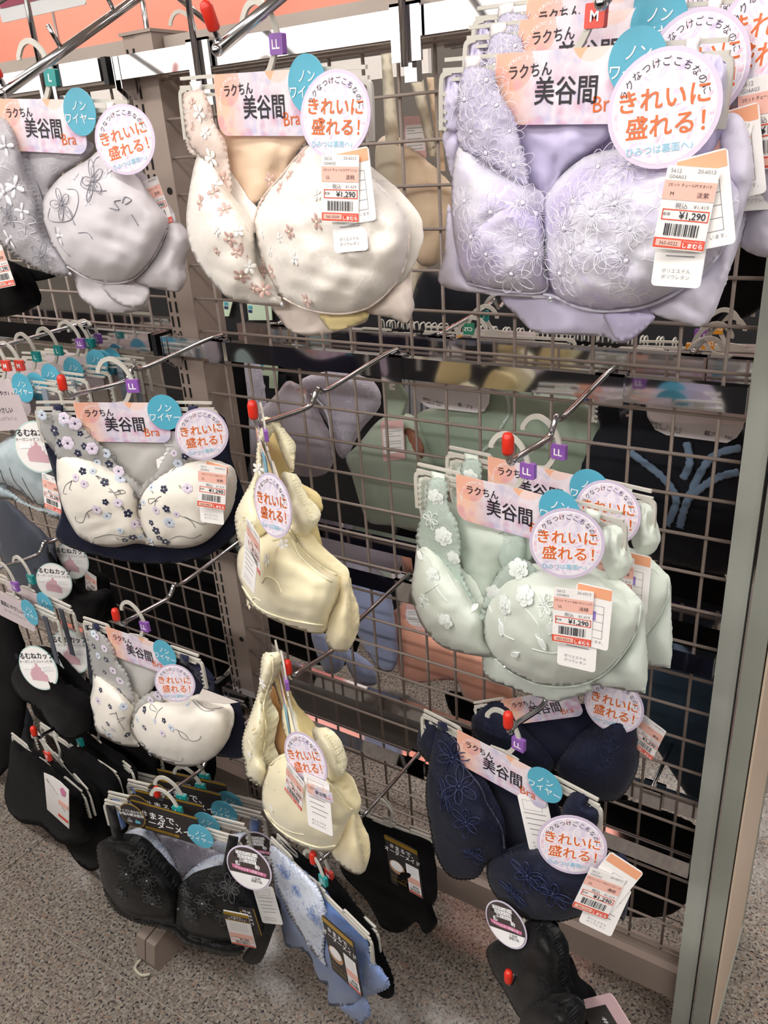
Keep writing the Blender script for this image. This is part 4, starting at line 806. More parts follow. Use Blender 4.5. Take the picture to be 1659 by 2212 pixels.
# ---- dove grey bra, top left
F5 = Frame(-.128, -.25, 5)
B = thing('bra', 'dove grey bra with looped silver embroidery and satin wing, top row at the left edge', 'bra', F5)
PT = thing('briefs', 'dove grey satin briefs hanging below the dove grey bra', 'briefs', F5)
puff('body', F5, K1(470, 1700, 850, 1780, 950, 1830, 945, 1950, 900, 1985, 780, 2006, 650, 1992, 520, 1910, 480, 1800), fb['grayw'], PT, H=.012, h0=-.014, creases=[(175, 600, 215, 660, .004, 8)])
puff('gusset', F5, K1(662, 1818, 940, 1845, 905, 1960, 790, 1958, 700, 1900), fb['gray'], PT, H=.004, h0=-.001)
puff('back_lining', F5, K1(90, 860, 560, 900, 560, 1000, 370, 1130, 280, 1280, 230, 1260, 150, 1040), fb['grayl'], B, H=.008, h0=-.008)
strap('shoulder_strap', F5, K1(675, 655, 730, 652, 725, 720, 680, 725), fb['white'], B, h0=.006)
puff('wing', F5, K1(1040, 1370, 1180, 1470, 1212, 1590, 1165, 1700, 1188, 1785, 1160, 1852, 1100, 1866, 860, 1802, 950, 1680, 1030, 1540), fb['grayw'], B, H=.018, h0=-.008, creases=[(395, 530, 370, 600, .005, 8), (340, 560, 370, 620, .004, 7)])
cl, s1 = puff('cup', F5, K1(-160, 760, 20, 740, 90, 830, 150, 1050, 222, 1250, 262, 1480, 400, 1650, 440, 1750, 380, 1765, 200, 1702, 60, 1602, -60, 1480, -170, 1200), fb['grayl'], B, H=.035, scal=(2.5, 10))
cq, s2 = puff('cup', F5, K1(272, 1300, 310, 1220, 400, 1120, 560, 1022, 640, 965, 760, 1020, 900, 1150, 1000, 1290, 1070, 1385, 1075, 1450, 1030, 1560, 955, 1685, 850, 1782, 720, 1812, 570, 1782, 430, 1702, 330, 1560, 280, 1420), fb['gray'], B, H=.055, creases=[(185, 520, 320, 590, .003, 8), (160, 490, 330, 560, .003, 8), (240, 480, 340, 520, .002, 8)])
cord('piping', s2, K1(430, 1705, 570, 1785, 720, 1815, 850, 1785, 955, 1688, 1032, 1560, 1075, 1450), .0011, fb['grayw'], B)
stitch(s1, K1(35, 935, 95, 1195, 60, 1380, 140, 1350, 60, 1530, 270, 1640, 30, 1230), [FG, FG, FGO], 20, cl, 3, .3)
stitch(s2, K1(480, 1145, 560, 1280, 690, 1110, 385, 1510), FG, 12, cq, 4, .2); stitch(s2, K1(400, 1310, 600, 1160), FGO, 28, cq, 5, .2)
loops(s2, [K1(320, 1330, 310, 1400, 370, 1420, 460, 1400, 500, 1300, 490, 1220, 430, 1210), K1(530, 1130, 520, 1190, 600, 1220, 680, 1220), K1(500, 1490, 560, 1490, 590, 1530), K1(700, 1330, 760, 1340, 730, 1290, 770, 1280), K1(840, 1370, 885, 1445), K1(800, 1310, 840, 1280, 800, 1260, 780, 1300), K1(350, 1450, 380, 1560, 450, 1640), K1(430, 1320, 480, 1440), K1(590, 1070, 620, 1010, 680, 1000)], cq, thr['grey'], .0006)
loops(s1, [K1(180, 1380, 230, 1420, 180, 1440, 230, 1480, 190, 1500, 250, 1540), K1(0, 1060, 80, 1100, 100, 1160), K1(20, 1440, 60, 1420, 150, 1430, 160, 1500)], cl, ls, .0006)
gem(s1, (152, 592), cl)
hanger(F5, (-78, 228), (285, 235), 'L', 'off white plastic hanger with teal L chip, over the dove grey bra')
round_tag(B, F5, (270, 302), .05, -8, 22, 1.02); put_card(me_price('G04A01', '2セット チュールレース', '365-0201', 'L'), B, F5.px(333, 440, .004*.68), -14, 8, 1.0)
E2 = thing('bra', 'black bra and tag cut off at the left edge, below the dove grey bra', 'bra', Frame(-.385, -.2, 5)); FE = Frame(-.385, -.2, 5)
puff('cup', FE, K0(-60, 560)+K1(20, 1660, 140, 1750, 250, 1930, 230, 1960, 120, 2010, 0, 2030)+K0(-60, 690), fb['blkc'], E2, H=.03)
puff('wing', FE, K1(80, 1700, 260, 1735, 370, 1760, 290, 1790, 180, 1800, 100, 1760), fb['blkc'], E2, H=.004, h0=-.01)
put_card(me_price('G04A01', '2セット', '365-0201', 'L'), E2, FE.px(-2, 575, .05), -8, 5, 1.1)

# ---- mint bras (two on one hook)
F6 = Frame(.45, -.229, -8)
B = thing('bra', 'pale mint bra with white embroidered roses, tag 365-0512, front one of the mint pair', 'bra', F6)
H6 = hanger(F6, (898, 1012), (1352, 1124), 'LL', 'front off white hanger with purple LL chip, over the mint bra 365-0512')
PT = thing('briefs', 'pale mint briefs clipped behind the front mint bra', 'briefs', F6)
puff('body', F6, K6(385, 1560, 500, 1600, 800, 1660, 1000, 1640, 900, 1700, 862, 1705, 868, 1728, 760, 1762, 690, 1775, 500, 1712, 395, 1664), fb['mintw'], PT, H=.01, h0=-.014, creases=[(1196, 1490, 1196, 1510, .004, 3)])
puff('waistband', F6, K6(88, 780, 160, 780, 215, 830, 190, 960, 120, 985, 92, 900), fb['mint'], PT, H=.01, h0=-.012, creases=gathers(F6, ((905, 1037), (940, 1040), 60), 5, .002))
puff('waistband', F6, K6(905, 970, 1025, 1000, 1022, 1060, 1040, 1180, 985, 1232, 930, 1200, 900, 1060), fb['mint'], PT, H=.014, h0=-.004, creases=gathers(F6, ((1300, 1128), (1354, 1150), 62), 6, .003))
strap('shoulder_strap', F6, K6(148, 742, 212, 756, 208, 805, 146, 795), fb['mint'], B, h0=.006); strap('shoulder_strap', F6, K6(842, 908, 912, 925, 900, 985, 838, 960), fb['mint'], B, h0=.006)
puff('back_lining', F6, K6(215, 880, 480, 990, 610, 1050, 600, 1140, 470, 1190, 425, 1260, 385, 1345, 300, 1240, 260, 1060), fb['mintb'], B, H=.01, h0=-.008, creases=[(1005, 1150, 1020, 1250, .004, 7)])
puff('wing', F6, K6(1040, 1325, 1102, 1342, 1110, 1500, 1112, 1712, 1082, 1737, 900, 1702, 878, 1672, 1000, 1570, 1050, 1450), fb['mintw'], B, H=.014, h0=-.008)
cl, s1 = puff('cup', F6, K6(95, 1050, 180, 1110, 270, 1220, 340, 1330, 386, 1400, 386, 1500, 420, 1570, 350, 1572, 200, 1532, 112, 1442, 76, 1362, 58, 1280, 72, 1180), fb['mint'], B, H=.045, creases=[(910, 1290, 960, 1330, .003, 7)])
cq, s2 = puff('cup', F6, K6(374, 1400, 390, 1320, 440, 1240, 560, 1165, 700, 1195, 880, 1200, 960, 1262, 1040, 1318, 1088, 1342, 1072, 1450, 1010, 1560, 920, 1652, 800, 1702, 650, 1702, 520, 1652, 432, 1582, 386, 1500), fb['mint'], B, H=.058, creases=[(1060, 1400, 1200, 1450, .003, 9), (1110, 1440, 1250, 1465, .003, 7), (1240, 1400, 1330, 1360, .002, 8)])
ll, s3 = puff('lace_panel', F6, K6(140, 785, 215, 790, 222, 900, 262, 980, 278, 1080, 275, 1160, 305, 1250, 352, 1350, 300, 1300, 220, 1180, 150, 1110, 85, 1070, 95, 980, 125, 900), fb['mintl'], B, H=.006, h0=.01, scal=(2.4, 13))
lr, s4 = puff('lace_panel', F6, K6(370, 1410, 385, 1320, 420, 1250, 480, 1170, 560, 1140, 620, 1200, 560, 1260, 470, 1290, 410, 1350), fb['mintl'], B, H=.006, h0=.018, scal=(2.4, 13))
puff('sheer_back', F6, K6(440, 1035, 560, 1010, 560, 1150, 470, 1190), fb['mintl'], B, H=.004, h0=.0)
stitch(s3, K6(205, 1035, 250, 1130, 150, 960, 170, 860), [FMF, FMF, FM, FMF], 14, ll, 2); stitch(s1, K6(155, 1210, 110, 1140, 210, 1410, 330, 1370, 120, 1330), [FMF, LW, FMF, LW, FM], 15, cl, 3)
stitch(s2, K6(570, 1300, 630, 1490, 540, 1560, 660, 1340, 460, 1420, 690, 1420, 480, 1340), [FMF, LW, LW, FM, LW, LW, FMF], 17, cq, 4, .1); stitch(s4, K6(540, 1180, 440, 1290), FMF, 15, lr, 5)
loops(s2, [K6(450, 1350, 480, 1400, 470, 1470, 520, 1500), K6(600, 1540, 700, 1560, 780, 1530), K6(560, 1350, 620, 1420, 640, 1500), K6(400, 1330, 420, 1380)], cq, thr['mintw'], .0006); loops(s1, [K6(100, 1100, 150, 1150, 170, 1260, 220, 1330), K6(220, 1200, 280, 1300, 330, 1370), K6(180, 1250, 120, 1290)], cl, thr['mintw'], .0006)
cord('piping', s2, K6(432, 1584, 520, 1655, 650, 1705, 800, 1705, 920, 1655, 1010, 1562, 1072, 1450, 1088, 1345), .0011, fb['mintw'], B); gem(s2, (1090, 1440), cq)
put_card(me_price('G04B03', '2セット チュール&ハナシシュウ', '365-0512', 'LL', '淡緑'), B, F6.px(1237, 1333, .08*.68), 0, 18, 1.12, math.radians(-4)); tag_at(B, 'care', F6, (1248, 1370), .074, -1, 14, 1.15); tag_at(B, 'size', F6, (1280, 1332), .069, 0, 10, 1.05)
round_tag(B, F6, (1224, 1174), .062, 3, 30, 1.0)
for o in (B, PT, H6):
    c = copy_tree(o); c.scale = (1, .55, 1) if o is B else (1, 1, 1); c.location = (o.location[0]+.012, o.location[1]+.052, o.location[2]+.004); c['label'] = {'bra': 'pale mint bra, rear one of the mint pair', 'briefs': 'pale mint briefs clipped behind the rear mint bra', 'plastic_hanger': 'rear off white hanger with purple LL chip of the mint pair'}[o.name.split('.')[0]]

# ---- navy lace bras
F7 = Frame(.452, -.256, -10)
B = thing('bra', 'navy lace bra, tag 365-1131, front one of the navy pair', 'bra', F7)
hanger(F7, (912, 1540), (1299, 1741), 'LL', 'off white hanger with purple LL chip, over the front navy lace bra')
PT = thing('briefs', 'navy lace briefs clipped behind the front navy lace bra', 'briefs', F7)
puff('waistband', F7, K10(165, 322, 262, 340, 262, 480, 232, 570, 190, 592, 115, 482), fb['navl'], PT, H=.012, h0=-.006, scal=(1.5, 7)); puff('waistband', F7, K10(1075, 780, 1172, 812, 1160, 860, 1225, 885, 1232, 960, 1190, 1010, 1010, 930), fb['navl'], PT, H=.012, h0=.002, scal=(1.5, 7))
puff('body', F7, K10(420, 460, 840, 700, 1000, 880, 1000, 1180, 700, 1200, 600, 1000), fb['navb'], PT, H=.006, h0=-.02)
strap('shoulder_strap', F7, K10(245, 335, 300, 350, 312, 400, 240, 392), fb['navys'], B, h0=.008)
puff('wing', F7, K10(1270, 1180, 1362, 1162, 1412, 1230, 1426, 1400, 1410, 1535, 1380, 1562, 1290, 1500, 1240, 1330), fb['navys'], B, H=.016, h0=-.006)
cl, s1 = puff('cup', F7, K10(235, 380, 330, 425, 385, 500, 400, 600, 440, 650, 520, 745, 545, 830, 590, 905, 640, 1000, 655, 1120, 695, 1172, 560, 1205, 480, 1305, 330, 1300, 240, 1172, 200, 1000, 172, 800, 190, 620), fb['nav'], B, H=.05, scal=(2, 9), peak=(960, 1780, 50))
cq, s2 = puff('cup', F7, K10(550, 1240, 590, 1180, 760, 1128, 900, 1118, 1060, 1180, 1200, 1228, 1320, 1290, 1300, 1400, 1230, 1490, 1100, 1550, 950, 1582, 800, 1562, 690, 1500, 610, 1425, 560, 1335), fb['nav'], B, H=.06, scal=(1.6, 9))
stitch(s1, K10(420, 960, 300, 800, 460, 1150, 340, 560, 380, 740), FNV, 30, cl, 4); stitch(s2, K10(800, 1290, 960, 1400, 720, 1400), FNV, 34, cq, 4)
cord('edge_trim', s1, K10(330, 430, 385, 510, 405, 610, 445, 660, 515, 750, 545, 835, 590, 910, 640, 1005, 655, 1120), .001, thr['navy'], B)
tag_at(B, 'care', F7, (1162, 1782), .01, -16, 10, 1.15)
put_card(me_price('G04D02', '2セット チュール&ハシゴレース', '365-1131', 'LL', '濃紺'), B, F7.px(1293, 1930, .09*.68), 17, 28, 1.1, math.radians(-4)); tag_at(B, 'care', F7, (1306, 1958), .083, 14, 24, 1.05); tag_at(B, 'size', F7, (1320, 1906), .077, 24, 20, 1.1)
round_tag(B, F7, (1235, 1825), .066, 6, 34, 1.04)
F8 = Frame(.50, -.165, 12)
B = thing('bra', 'navy lace bra turned rightwards, rear one of the navy pair under the mint bras', 'bra', F8)
hanger(F8, (1022, 1525), (1330, 1480), 'LL', 'off white hanger with header card, over the rear navy lace bra', sticker=False)
puff('cup', F8, K10(455, 330, 480, 290, 570, 220, 690, 240, 760, 380, 900, 520, 960, 620, 820, 700, 600, 620, 480, 450), fb['nav'], B, H=.02, scal=(1.5, 8))
puff('back_lining', F8, K10(720, 300, 1210, 230, 1230, 400, 1100, 540, 960, 640, 860, 520, 740, 400), fb['navb'], B, H=.004, h0=-.01)
cq, s2 = puff('cup', F8, K10(980, 620, 1060, 500, 1210, 370, 1400, 245, 1470, 290, 1485, 600, 1400, 782, 1300, 832, 1100, 802, 1030, 740), fb['nav'], B, H=.045, scal=(1.5, 9))
round_tag(B, F8, (1326, 1525), .03, 6, -12, .98); put_card(me_price('G04D02', '2セット', '365-1131', 'L', '濃紺'), B, F8.px(1397, 1592, .02*.68), 16, -26, 1.0)

# ---- butter yellow bras, seen from the side
YS = {}
def yellow(fr, K, D, label, hl, tips, hyaw, rt, rkw, extra):
    B = thing('bra', label, 'bra', fr)
    sf = [puff(nm, fr, K(*pts), fb[m], B, **kw) for nm, m, pts, kw in D]
    for a_, pts in extra[0]: cord('edge_trim', sf[a_][1], K(*pts), .0013, fb['yell'], B, .001)
    for a_, pts in extra[1]: stitch(sf[a_][1], K(*pts), [FC, FC, FW], 8, sf[a_][0], 3, .4)
    for a_, pts in extra[2]: loops(sf[a_][1], [K(*q) for q in pts], sf[a_][0], thr['cream'], .0006)
    a, b = tips; W = np.array(a)*.5+np.array(b)*.5; L = np.linalg.norm(np.array(b)-a); d = (np.array(b)-a)/L
    h = thing('plastic_hanger', hl, 'hanger', loc=W, yaw=math.atan2(d[1], d[0]), roll=-math.asin(d[2])); s = L/.26
    link('plastic_body', HB, h, scale=(s, s, s)); cb = link('size_chip', CH['LL'][0], h, (.0205*s, 0, .029*s), scale=(s, s, s)); link('lettering', CH['LL'][1], cb); put_card('header', h, (-.002, -.005, .002), scale=s); put_card('sticker', h, (.062*s, -.0075, -.004*s), scale=s)
    YS[label] = B; round_tag(B, fr, rt, **rkw); return B
F9 = Frame(.20, -.30, -12)
B = yellow(F9, K5, [
 ('back_lining', 'yelb', (490, 730, 560, 720, 610, 800, 640, 930, 650, 1060, 600, 1080, 520, 1080, 470, 1040, 480, 900), dict(H=.006, h0=-.03)),
 ('wing', 'yelb', (680, 1085, 760, 1130, 838, 1215, 835, 1262, 780, 1300, 810, 1420, 838, 1600, 760, 1590, 680, 1400, 640, 1250), dict(H=.012, h0=-.012)),
 ('lace_panel', 'yell', (470, 690, 540, 700, 600, 780, 655, 880, 665, 1000, 640, 1010, 590, 900, 540, 770, 500, 760), dict(H=.006, h0=-.016, scal=(1.6, 7))),
 ('cup', 'yell', (475, 690, 515, 740, 490, 850, 475, 960, 470, 1040, 440, 1100, 445, 1200, 520, 1330, 500, 1420, 420, 1470, 345, 1490, 312, 1370, 308, 1280, 345, 1190, 395, 1100, 430, 1010, 440, 880), dict(H=.03, h0=-.004, scal=(1.2, 9))),
 ('cup', 'yel', (430, 1420, 520, 1385, 610, 1350, 660, 1400, 720, 1500, 840, 1602, 935, 1652, 930, 1780, 885, 1900, 860, 1990, 800, 2012, 600, 1952, 420, 1852, 340, 1702, 318, 1600, 335, 1490), dict(H=.055, h0=.004, creases=[(540, 1310, 690, 1350, .003, 7), (560, 1290, 700, 1320, .002, 6)])),
 ('side_boning', 'yelw', (880, 1665, 932, 1672, 925, 1800, 880, 1900, 850, 1990, 820, 1985, 870, 1850), dict(H=.006, h0=.01)),
 ('wing', 'yelw', (925, 1652, 986, 1652, 1010, 1800, 1012, 2080, 965, 2122, 890, 2102, 858, 2030, 878, 1900, 930, 1790), dict(H=.022, h0=.0)),
], 'butter yellow bra seen from the side, upper one, tag in front of its cup', 'off white hanger seen edge on, over the upper butter yellow bra',
 ((.118, -.235, 1.062), (.262, -.37, 1.052)), 0, (589, 1092), dict(h=.085, roll=-4, yaw=-5, scale=.98), ([(4, (520, 1385, 610, 1350, 655, 1400, 720, 1500, 840, 1602, 930, 1650)), (4, (540, 1440, 640, 1420, 700, 1530, 820, 1640, 900, 1690)), (4, (350, 1720, 450, 1850, 620, 1920, 850, 1960)), (3, (475, 700, 500, 800, 480, 960, 470, 1040))], [(4, (370, 1310, 350, 1420, 600, 1460, 640, 1400, 560, 1500, 500, 1560, 390, 1830, 620, 1440)), (3, (360, 1300, 340, 1350, 400, 1340, 380, 1400, 460, 860, 450, 1000))], [(4, ((470, 1700, 500, 1660, 560, 1690, 590, 1760), (400, 1830, 420, 1790, 460, 1810), (600, 1450, 640, 1480, 690, 1530)))]))
put_card(me_price('G04B02', '2セット チュール&レース', '365-0412'), B, F9.px(548, 1182, .1*.68), 16, -17, 1.06); tag_at(B, 'care', F9, (540, 1215), .097, 14, -17, 1.0)
PT = thing('briefs', 'butter yellow gathered briefs clipped beside the upper yellow bra', 'briefs', F9)
puff('waistband', F9, K5(590, 1040, 640, 1030, 690, 1130, 740, 1250, 782, 1310, 762, 1390, 690, 1415, 650, 1320, 620, 1180), fb['yell'], PT, H=.02, h0=.012, scal=(1.6, 7), creases=[(615, 1040, 640, 1130, .004, 4), (630, 1040, 660, 1130, .003, 4)])
F10 = Frame(.20, -.318, -12)
B = yellow(F10, K8, [
 ('back_lining', 'tan', (350, 320, 400, 330, 440, 480, 480, 640, 475, 730, 370, 800, 335, 700, 350, 560, 330, 450), dict(H=.004, h0=-.02)),
 ('back_lining', 'yelb', (385, 210, 440, 240, 520, 420, 620, 560, 740, 690, 780, 800, 810, 900, 812, 1000, 720, 960, 680, 840, 560, 620, 480, 640, 430, 420), dict(H=.01, h0=-.018)),
 ('lace_panel', 'yell', (450, 420, 520, 470, 560, 590, 560, 680, 500, 720, 470, 640, 440, 520), dict(H=.008, h0=-.012)),
 ('cup', 'yell', (330, 150, 380, 140, 392, 230, 362, 320, 335, 430, 352, 560, 330, 700, 362, 790, 330, 878, 250, 832, 235, 760, 218, 680, 222, 600, 262, 480, 310, 330), dict(H=.03, h0=-.004, scal=(1.6, 8))),
 ('cup', 'yel', (330, 880, 350, 790, 400, 720, 460, 700, 560, 760, 700, 850, 800, 980, 842, 1012, 800, 1110, 745, 1225, 640, 1245, 500, 1192, 385, 1102, 332, 1000), dict(H=.055, h0=.004, creases=[(600, 1790, 720, 1830, .003, 7)])),
 ('wing', 'yelw', (820, 1005, 845, 1012, 880, 1150, 912, 1320, 890, 1366, 850, 1372, 780, 1332, 715, 1250, 760, 1140), dict(H=.02, h0=.0)),
], 'butter yellow bra seen from the side, lower one, with two tags hanging in front', 'off white hanger seen edge on, over the lower butter yellow bra',
 ((.108, -.245, .745), (.262, -.39, .735)), 0, (660, 1641), dict(h=.085, roll=-18, yaw=10, scale=.98), ([(4, (370, 760, 460, 705, 560, 765, 700, 855, 800, 985, 842, 1012)), (4, (340, 1010, 400, 1100, 500, 1170, 640, 1220, 740, 1210)), (3, (385, 150, 388, 240, 360, 330, 335, 430, 350, 560, 332, 700))], [(3, (320, 520, 310, 600, 260, 700, 250, 760, 300, 640, 330, 300, 280, 560)), (4, (360, 870, 350, 950, 380, 1000, 420, 800, 400, 900))], [(4, ((350, 1010, 400, 1080, 480, 1130, 560, 1150),)), (3, ((250, 620, 270, 680, 260, 740),))]))
put_card(me_price('G04B02', '2セット チュール&レース', '365-0412'), B, F10.px(636, 1700, .10*.68), 16, -6, 1.06); tag_at(B, 'care', F10, (688, 1738), .097, -3, 12, 1.12); put_card('header', B, F10.px(690, 1705, .0985*.68), -3, 12, .27, name='small_card')
PT = thing('briefs', 'butter yellow gathered briefs clipped beside the lower yellow bra', 'briefs', F10)
puff('waistband', F10, K8(610, 560, 665, 565, 740, 690, 772, 790, 765, 840, 700, 850, 680, 760, 640, 680), fb['yell'], PT, H=.018, h0=.008, scal=(1.6, 7), creases=[(690, 1590, 720, 1650, .004, 4)])

# ---- black lace bra and the ones stacked behind it
F11 = Frame(-.088, -.33, 11)
B = thing('bra', 'black lace bra with tiny rhinestones and a black and gold price tag, bottom left', 'bra', F11)
strap('shoulder_strap', F11, K9(610, 478, 665, 482, 720, 690, 655, 695), fb['blk'], B, h0=.006); strap('shoulder_strap', F11, K9(1322, 650, 1380, 665, 1335, 905, 1275, 890), fb['blk'], B, h0=.01)
cl, s1 = puff('cup', F11, K9(568, 705, 700, 680, 810, 730, 870, 800, 950, 870, 1000, 940, 1022, 1000, 1010, 1180, 860, 1165, 700, 1115, 625, 1030, 585, 880), fb['blkl'], B, H=.05, scal=(2.5, 9))
cq, s2 = puff('cup', F11, K9(1020, 1000, 1080, 910, 1250, 885, 1380, 900, 1470, 980, 1520, 1100, 1520, 1230, 1400, 1300, 1250, 1295, 1100, 1262, 1010, 1190), fb['blkl'], B, H=.055, scal=(2.5, 9))
puff('wing', F11, K9(1380, 950, 1490, 965, 1622, 1085, 1590, 1180, 1505, 1388, 1400, 1368, 1460, 1230), fb['blk'], B, H=.02, h0=-.008)
puff('lace_hem', F11, K9(600, 960, 700, 1090, 860, 1150, 1010, 1170, 1100, 1245, 1260, 1285, 1400, 1290, 1380, 1345, 1250, 1340, 1080, 1280, 960, 1200, 800, 1160, 690, 1100), fb['blkl'], B, H=.006, h0=.03, scal=(2.5, 8))
stitch(s1, K9(730, 880, 850, 915, 880, 1020, 700, 980, 800, 800), FBK, 26, cl, 3); stitch(s2, K9(1080, 990, 1180, 1050, 1220, 960, 1330, 960, 1300, 1130, 1100, 1100), FBK, 26, cq, 4)
for sf, par, pp in ((s1, cl, K9(730, 880, 848, 918, 880, 1050)), (s2, cq, K9(1030, 1080, 1168, 1050, 1060, 1000))):
    for q in pp: gem(sf, q, par, .0015)
put_card('ordertag', B, F11.px(518, 2007, .085*.68), -3, 4, 1.28); o = put_card('ordercard', B, F11.px(540, 1990, .08*.68), 84, 6, .45, name='care_card'); round_tag(B, F11, (538, 1875), .075, -4, 0, 1.1, 'ribbon'); tag_at(B, 'care', F11, (578, 1955), .035, -10, 5, 1.1)
bh = hanger(F11, (224, 1733), (520, 1818), 'L', 'front off white hanger with teal L chip and a black header card, bottom left', header='ordercard')
put_card('darkround', bh, (-.062, -.012, .004), -6, 0, 1.0)
F12 = Frame(-.10, -.285, 11)
B = thing('bra', 'white and pale blue lace bra right behind the black lace bra', 'bra', F12)
puff('cup', F12, K9(725, 650, 830, 615, 880, 700, 960, 780, 1030, 900, 1040, 960, 960, 900, 860, 800, 770, 740), fb['bluew'], B, H=.02, scal=(2, 8)); puff('cup', F12, K9(1040, 950, 1080, 880, 1160, 820, 1290, 790, 1290, 880, 1180, 905, 1080, 930), fb['bluew'], B, H=.02, scal=(2, 8))
puff('back_lining', F12, K9(850, 640, 1240, 740, 1280, 820, 1120, 850, 1050, 900, 960, 800), fabric('floral_grey_net', '#9a93a0', .5, .2, lace='#ddd9e0', lsc=110), B, H=.004, h0=-.008)
strap('shoulder_strap', F12, K9(640, 425, 690, 440, 730, 600, 690, 640), fb['blue'], B, h0=.004)
for i, (fr_, a, b, lab) in enumerate(((Frame(-.105, -.29, 11), (232, 1716), (535, 1790), 'second off white hanger from the front over the bottom left bras'), (Frame(-.12, -.22, 11), (274, 1690), (570, 1765), 'third off white hanger with teal L chip behind the black bra'), (Frame(-.125, -.18, 11), (278, 1672), (585, 1745), 'rearmost off white hanger of the stack behind the black bra'))):
    h = hanger(fr_, a, b, 'L', lab, header='ordercard'); put_card('darkround', h, (-.062, -.012, .004), -6, 0, 1.0)
F13 = Frame(-.12, -.215, 11)
B = thing('bra', 'blue strapped lace bra at the back of the black bra stack', 'bra', F13)
strap('shoulder_strap', F13, K9(738, 360, 790, 370, 830, 430, 800, 460), fb['blue'], B, h0=.004); strap('shoulder_strap', F13, K9(1445, 530, 1505, 545, 1495, 680, 1435, 650), fb['blue'], B, h0=.004)
puff('cup', F13, K9(1230, 700, 1400, 640, 1480, 700, 1490, 900, 1400, 950, 1300, 850), fb['bluew'], B, H=.02)
round_tag(B, F13, (556, 1835), .03, -4, 10, 1.05, 'ribbon')

# ---- blue and white briefs in front of black ones
def hang_yaw(L, R, x, y, z0, z1):
    best = None
    for k in range(60):
        z = z0+(z1-z0)*k/59; o, d = ray(*L); a = o+d*((z-o[2])/d[2]); o, d = ray(*R); b = o+d*((z-o[2])/d[2]); m = (a+b)/2; e = (m[0]-x)**2+(m[1]-y)**2
        if best is None or e < best[0]: best = (e, a, b)
    return best[1], best[2]
a, b = hang_yaw((584, 1812), (802, 2030), .192, -.32, .2, .46); F14 = Frame((a[0]+b[0])/2, (a[1]+b[1])/2, math.degrees(math.atan2(b[1]-a[1], b[0]-a[0])))
B = thing('briefs', 'white and cornflower blue lace briefs with a black size card, bottom middle', 'briefs', F14)
H14 = hanger(F14, (584, 1812), (802, 2030), 'L', 'off white hanger with teal L chip, over the blue and white briefs', header=None, sticker=False)
puff('body', F14, K8(375, 1215, 430, 1260, 560, 1350, 700, 1500, 820, 1640, 925, 1760, 905, 1900, 880, 2092, 760, 2112, 700, 2100, 690, 2000, 640, 1960, 600, 1850, 540, 1790, 462, 1772, 430, 1620, 400, 1450), fb['blue'], B, H=.012, h0=-.004, back=.01)
_, s1 = puff('front_panel', F14, K8(375, 1215, 480, 1290, 620, 1430, 670, 1530, 680, 1660, 670, 1820, 680, 1880, 600, 1790, 545, 1700, 480, 1600, 430, 1480, 395, 1370), fb['bluew'], B, H=.006, h0=.008, scal=(1.4, 8))
stitch(s1, K8(520, 1460, 620, 1610, 460, 1370), FBL, 26, _, 3)
puff('lace_trim', F14, K8(890, 1780, 940, 1850, 1042, 1985, 960, 2040, 910, 2060, 935, 2150, 880, 2205, 800, 2150, 760, 2100, 850, 2080), fb['bluel'], B, H=.004, h0=-.004, scal=(2.5, 7))
put_card('ordersmall', B, F14.px(740, 2065, .03*.68), -5, 2, 1.5)
F15 = Frame(F14.c[0]+.02, F14.c[1]+.03, math.degrees(F14.t))
B = thing('briefs', 'black briefs directly behind the blue and white briefs', 'briefs', F15)
hanger(F15, (597, 1806), (816, 2015), 'M', 'off white hanger with red M chip, behind the blue and white briefs', header=None, sticker=False)
puff('body', F15, K8(420, 1180, 600, 1300, 780, 1460, 960, 1690, 990, 1800, 1040, 1900, 1070, 2030, 1030, 2070, 960, 2030, 900, 1900, 800, 1800, 600, 1500), fb['blkc'], B, H=.01)
F16 = Frame(.235, -.16, -10)
B = thing('briefs', 'black briefs with a black card priced 590, hanging behind the lower yellow bra', 'briefs', F16)
puff('body', F16, K8(760, 1120, 830, 1010, 1000, 1090, 1270, 1185, 1300, 1300, 1310, 1490, 1280, 1560, 1312, 1640, 1260, 1705, 1225, 1690, 1190, 1640, 1100, 1700, 1000, 1672, 960, 1600, 900, 1500, 770, 1350), fb['blkc'], B, H=.014, creases=[(760, 1880, 900, 1960, .004, 6)])
for i, (dy, y) in enumerate(((0, 0), (.02, -8))):
    fr_ = Frame(.235, -.16+dy, -10); hanger(fr_, (760, 1748+y), (932, 1815+y), ('L', 'M')[i], ('front', 'rear')[i]+' off white hanger over the black briefs priced 590', header=None, sticker=False, chip=False)
for sz, x, y in (('L', 838, 1745), ('M', 855, 1723)): pass
put_card('ordersmall', B, F16.px(873, 1872, .02*.68), -4, 4, 1.45)

# ---- bottom right: black floral bra, seen from above
F17 = Frame(.49, -.27, -25)
B = thing('bra', 'black lace bra with purple edged round tag at the bottom edge, right of the middle', 'bra', F17)
puff('cup', F17, K10(545, 1760, 610, 1690, 730, 1640, 800, 1570, 880, 1580, 960, 1680, 1000, 1800, 1010, 1950, 1060, 2060, 1080, 2260, 900, 2230, 760, 2180, 660, 2010, 590, 1900), fb['blkl'], B, H=.04, scal=(1.2, 7)); puff('cup', F17, K10(780, 2120, 900, 2060, 1020, 2090, 1080, 2200, 1060, 2320, 860, 2320, 760, 2230), fb['blkl'], B, H=.03, h0=.03, scal=(1.2, 7))
puff('wing', F17, K10(900, 1560, 990, 1600, 1100, 1900, 1180, 2010, 1250, 2230, 1150, 2300, 1060, 2100, 1000, 1850), fb['blkc'], B, H=.012, h0=-.01)
round_tag(B, F17, (1093, 1997), .05, -20, 20, .9, 'ribbon')
hb = hang_yaw((1190, 1985), (1285, 2215), .486, -.27, .2, .36); 
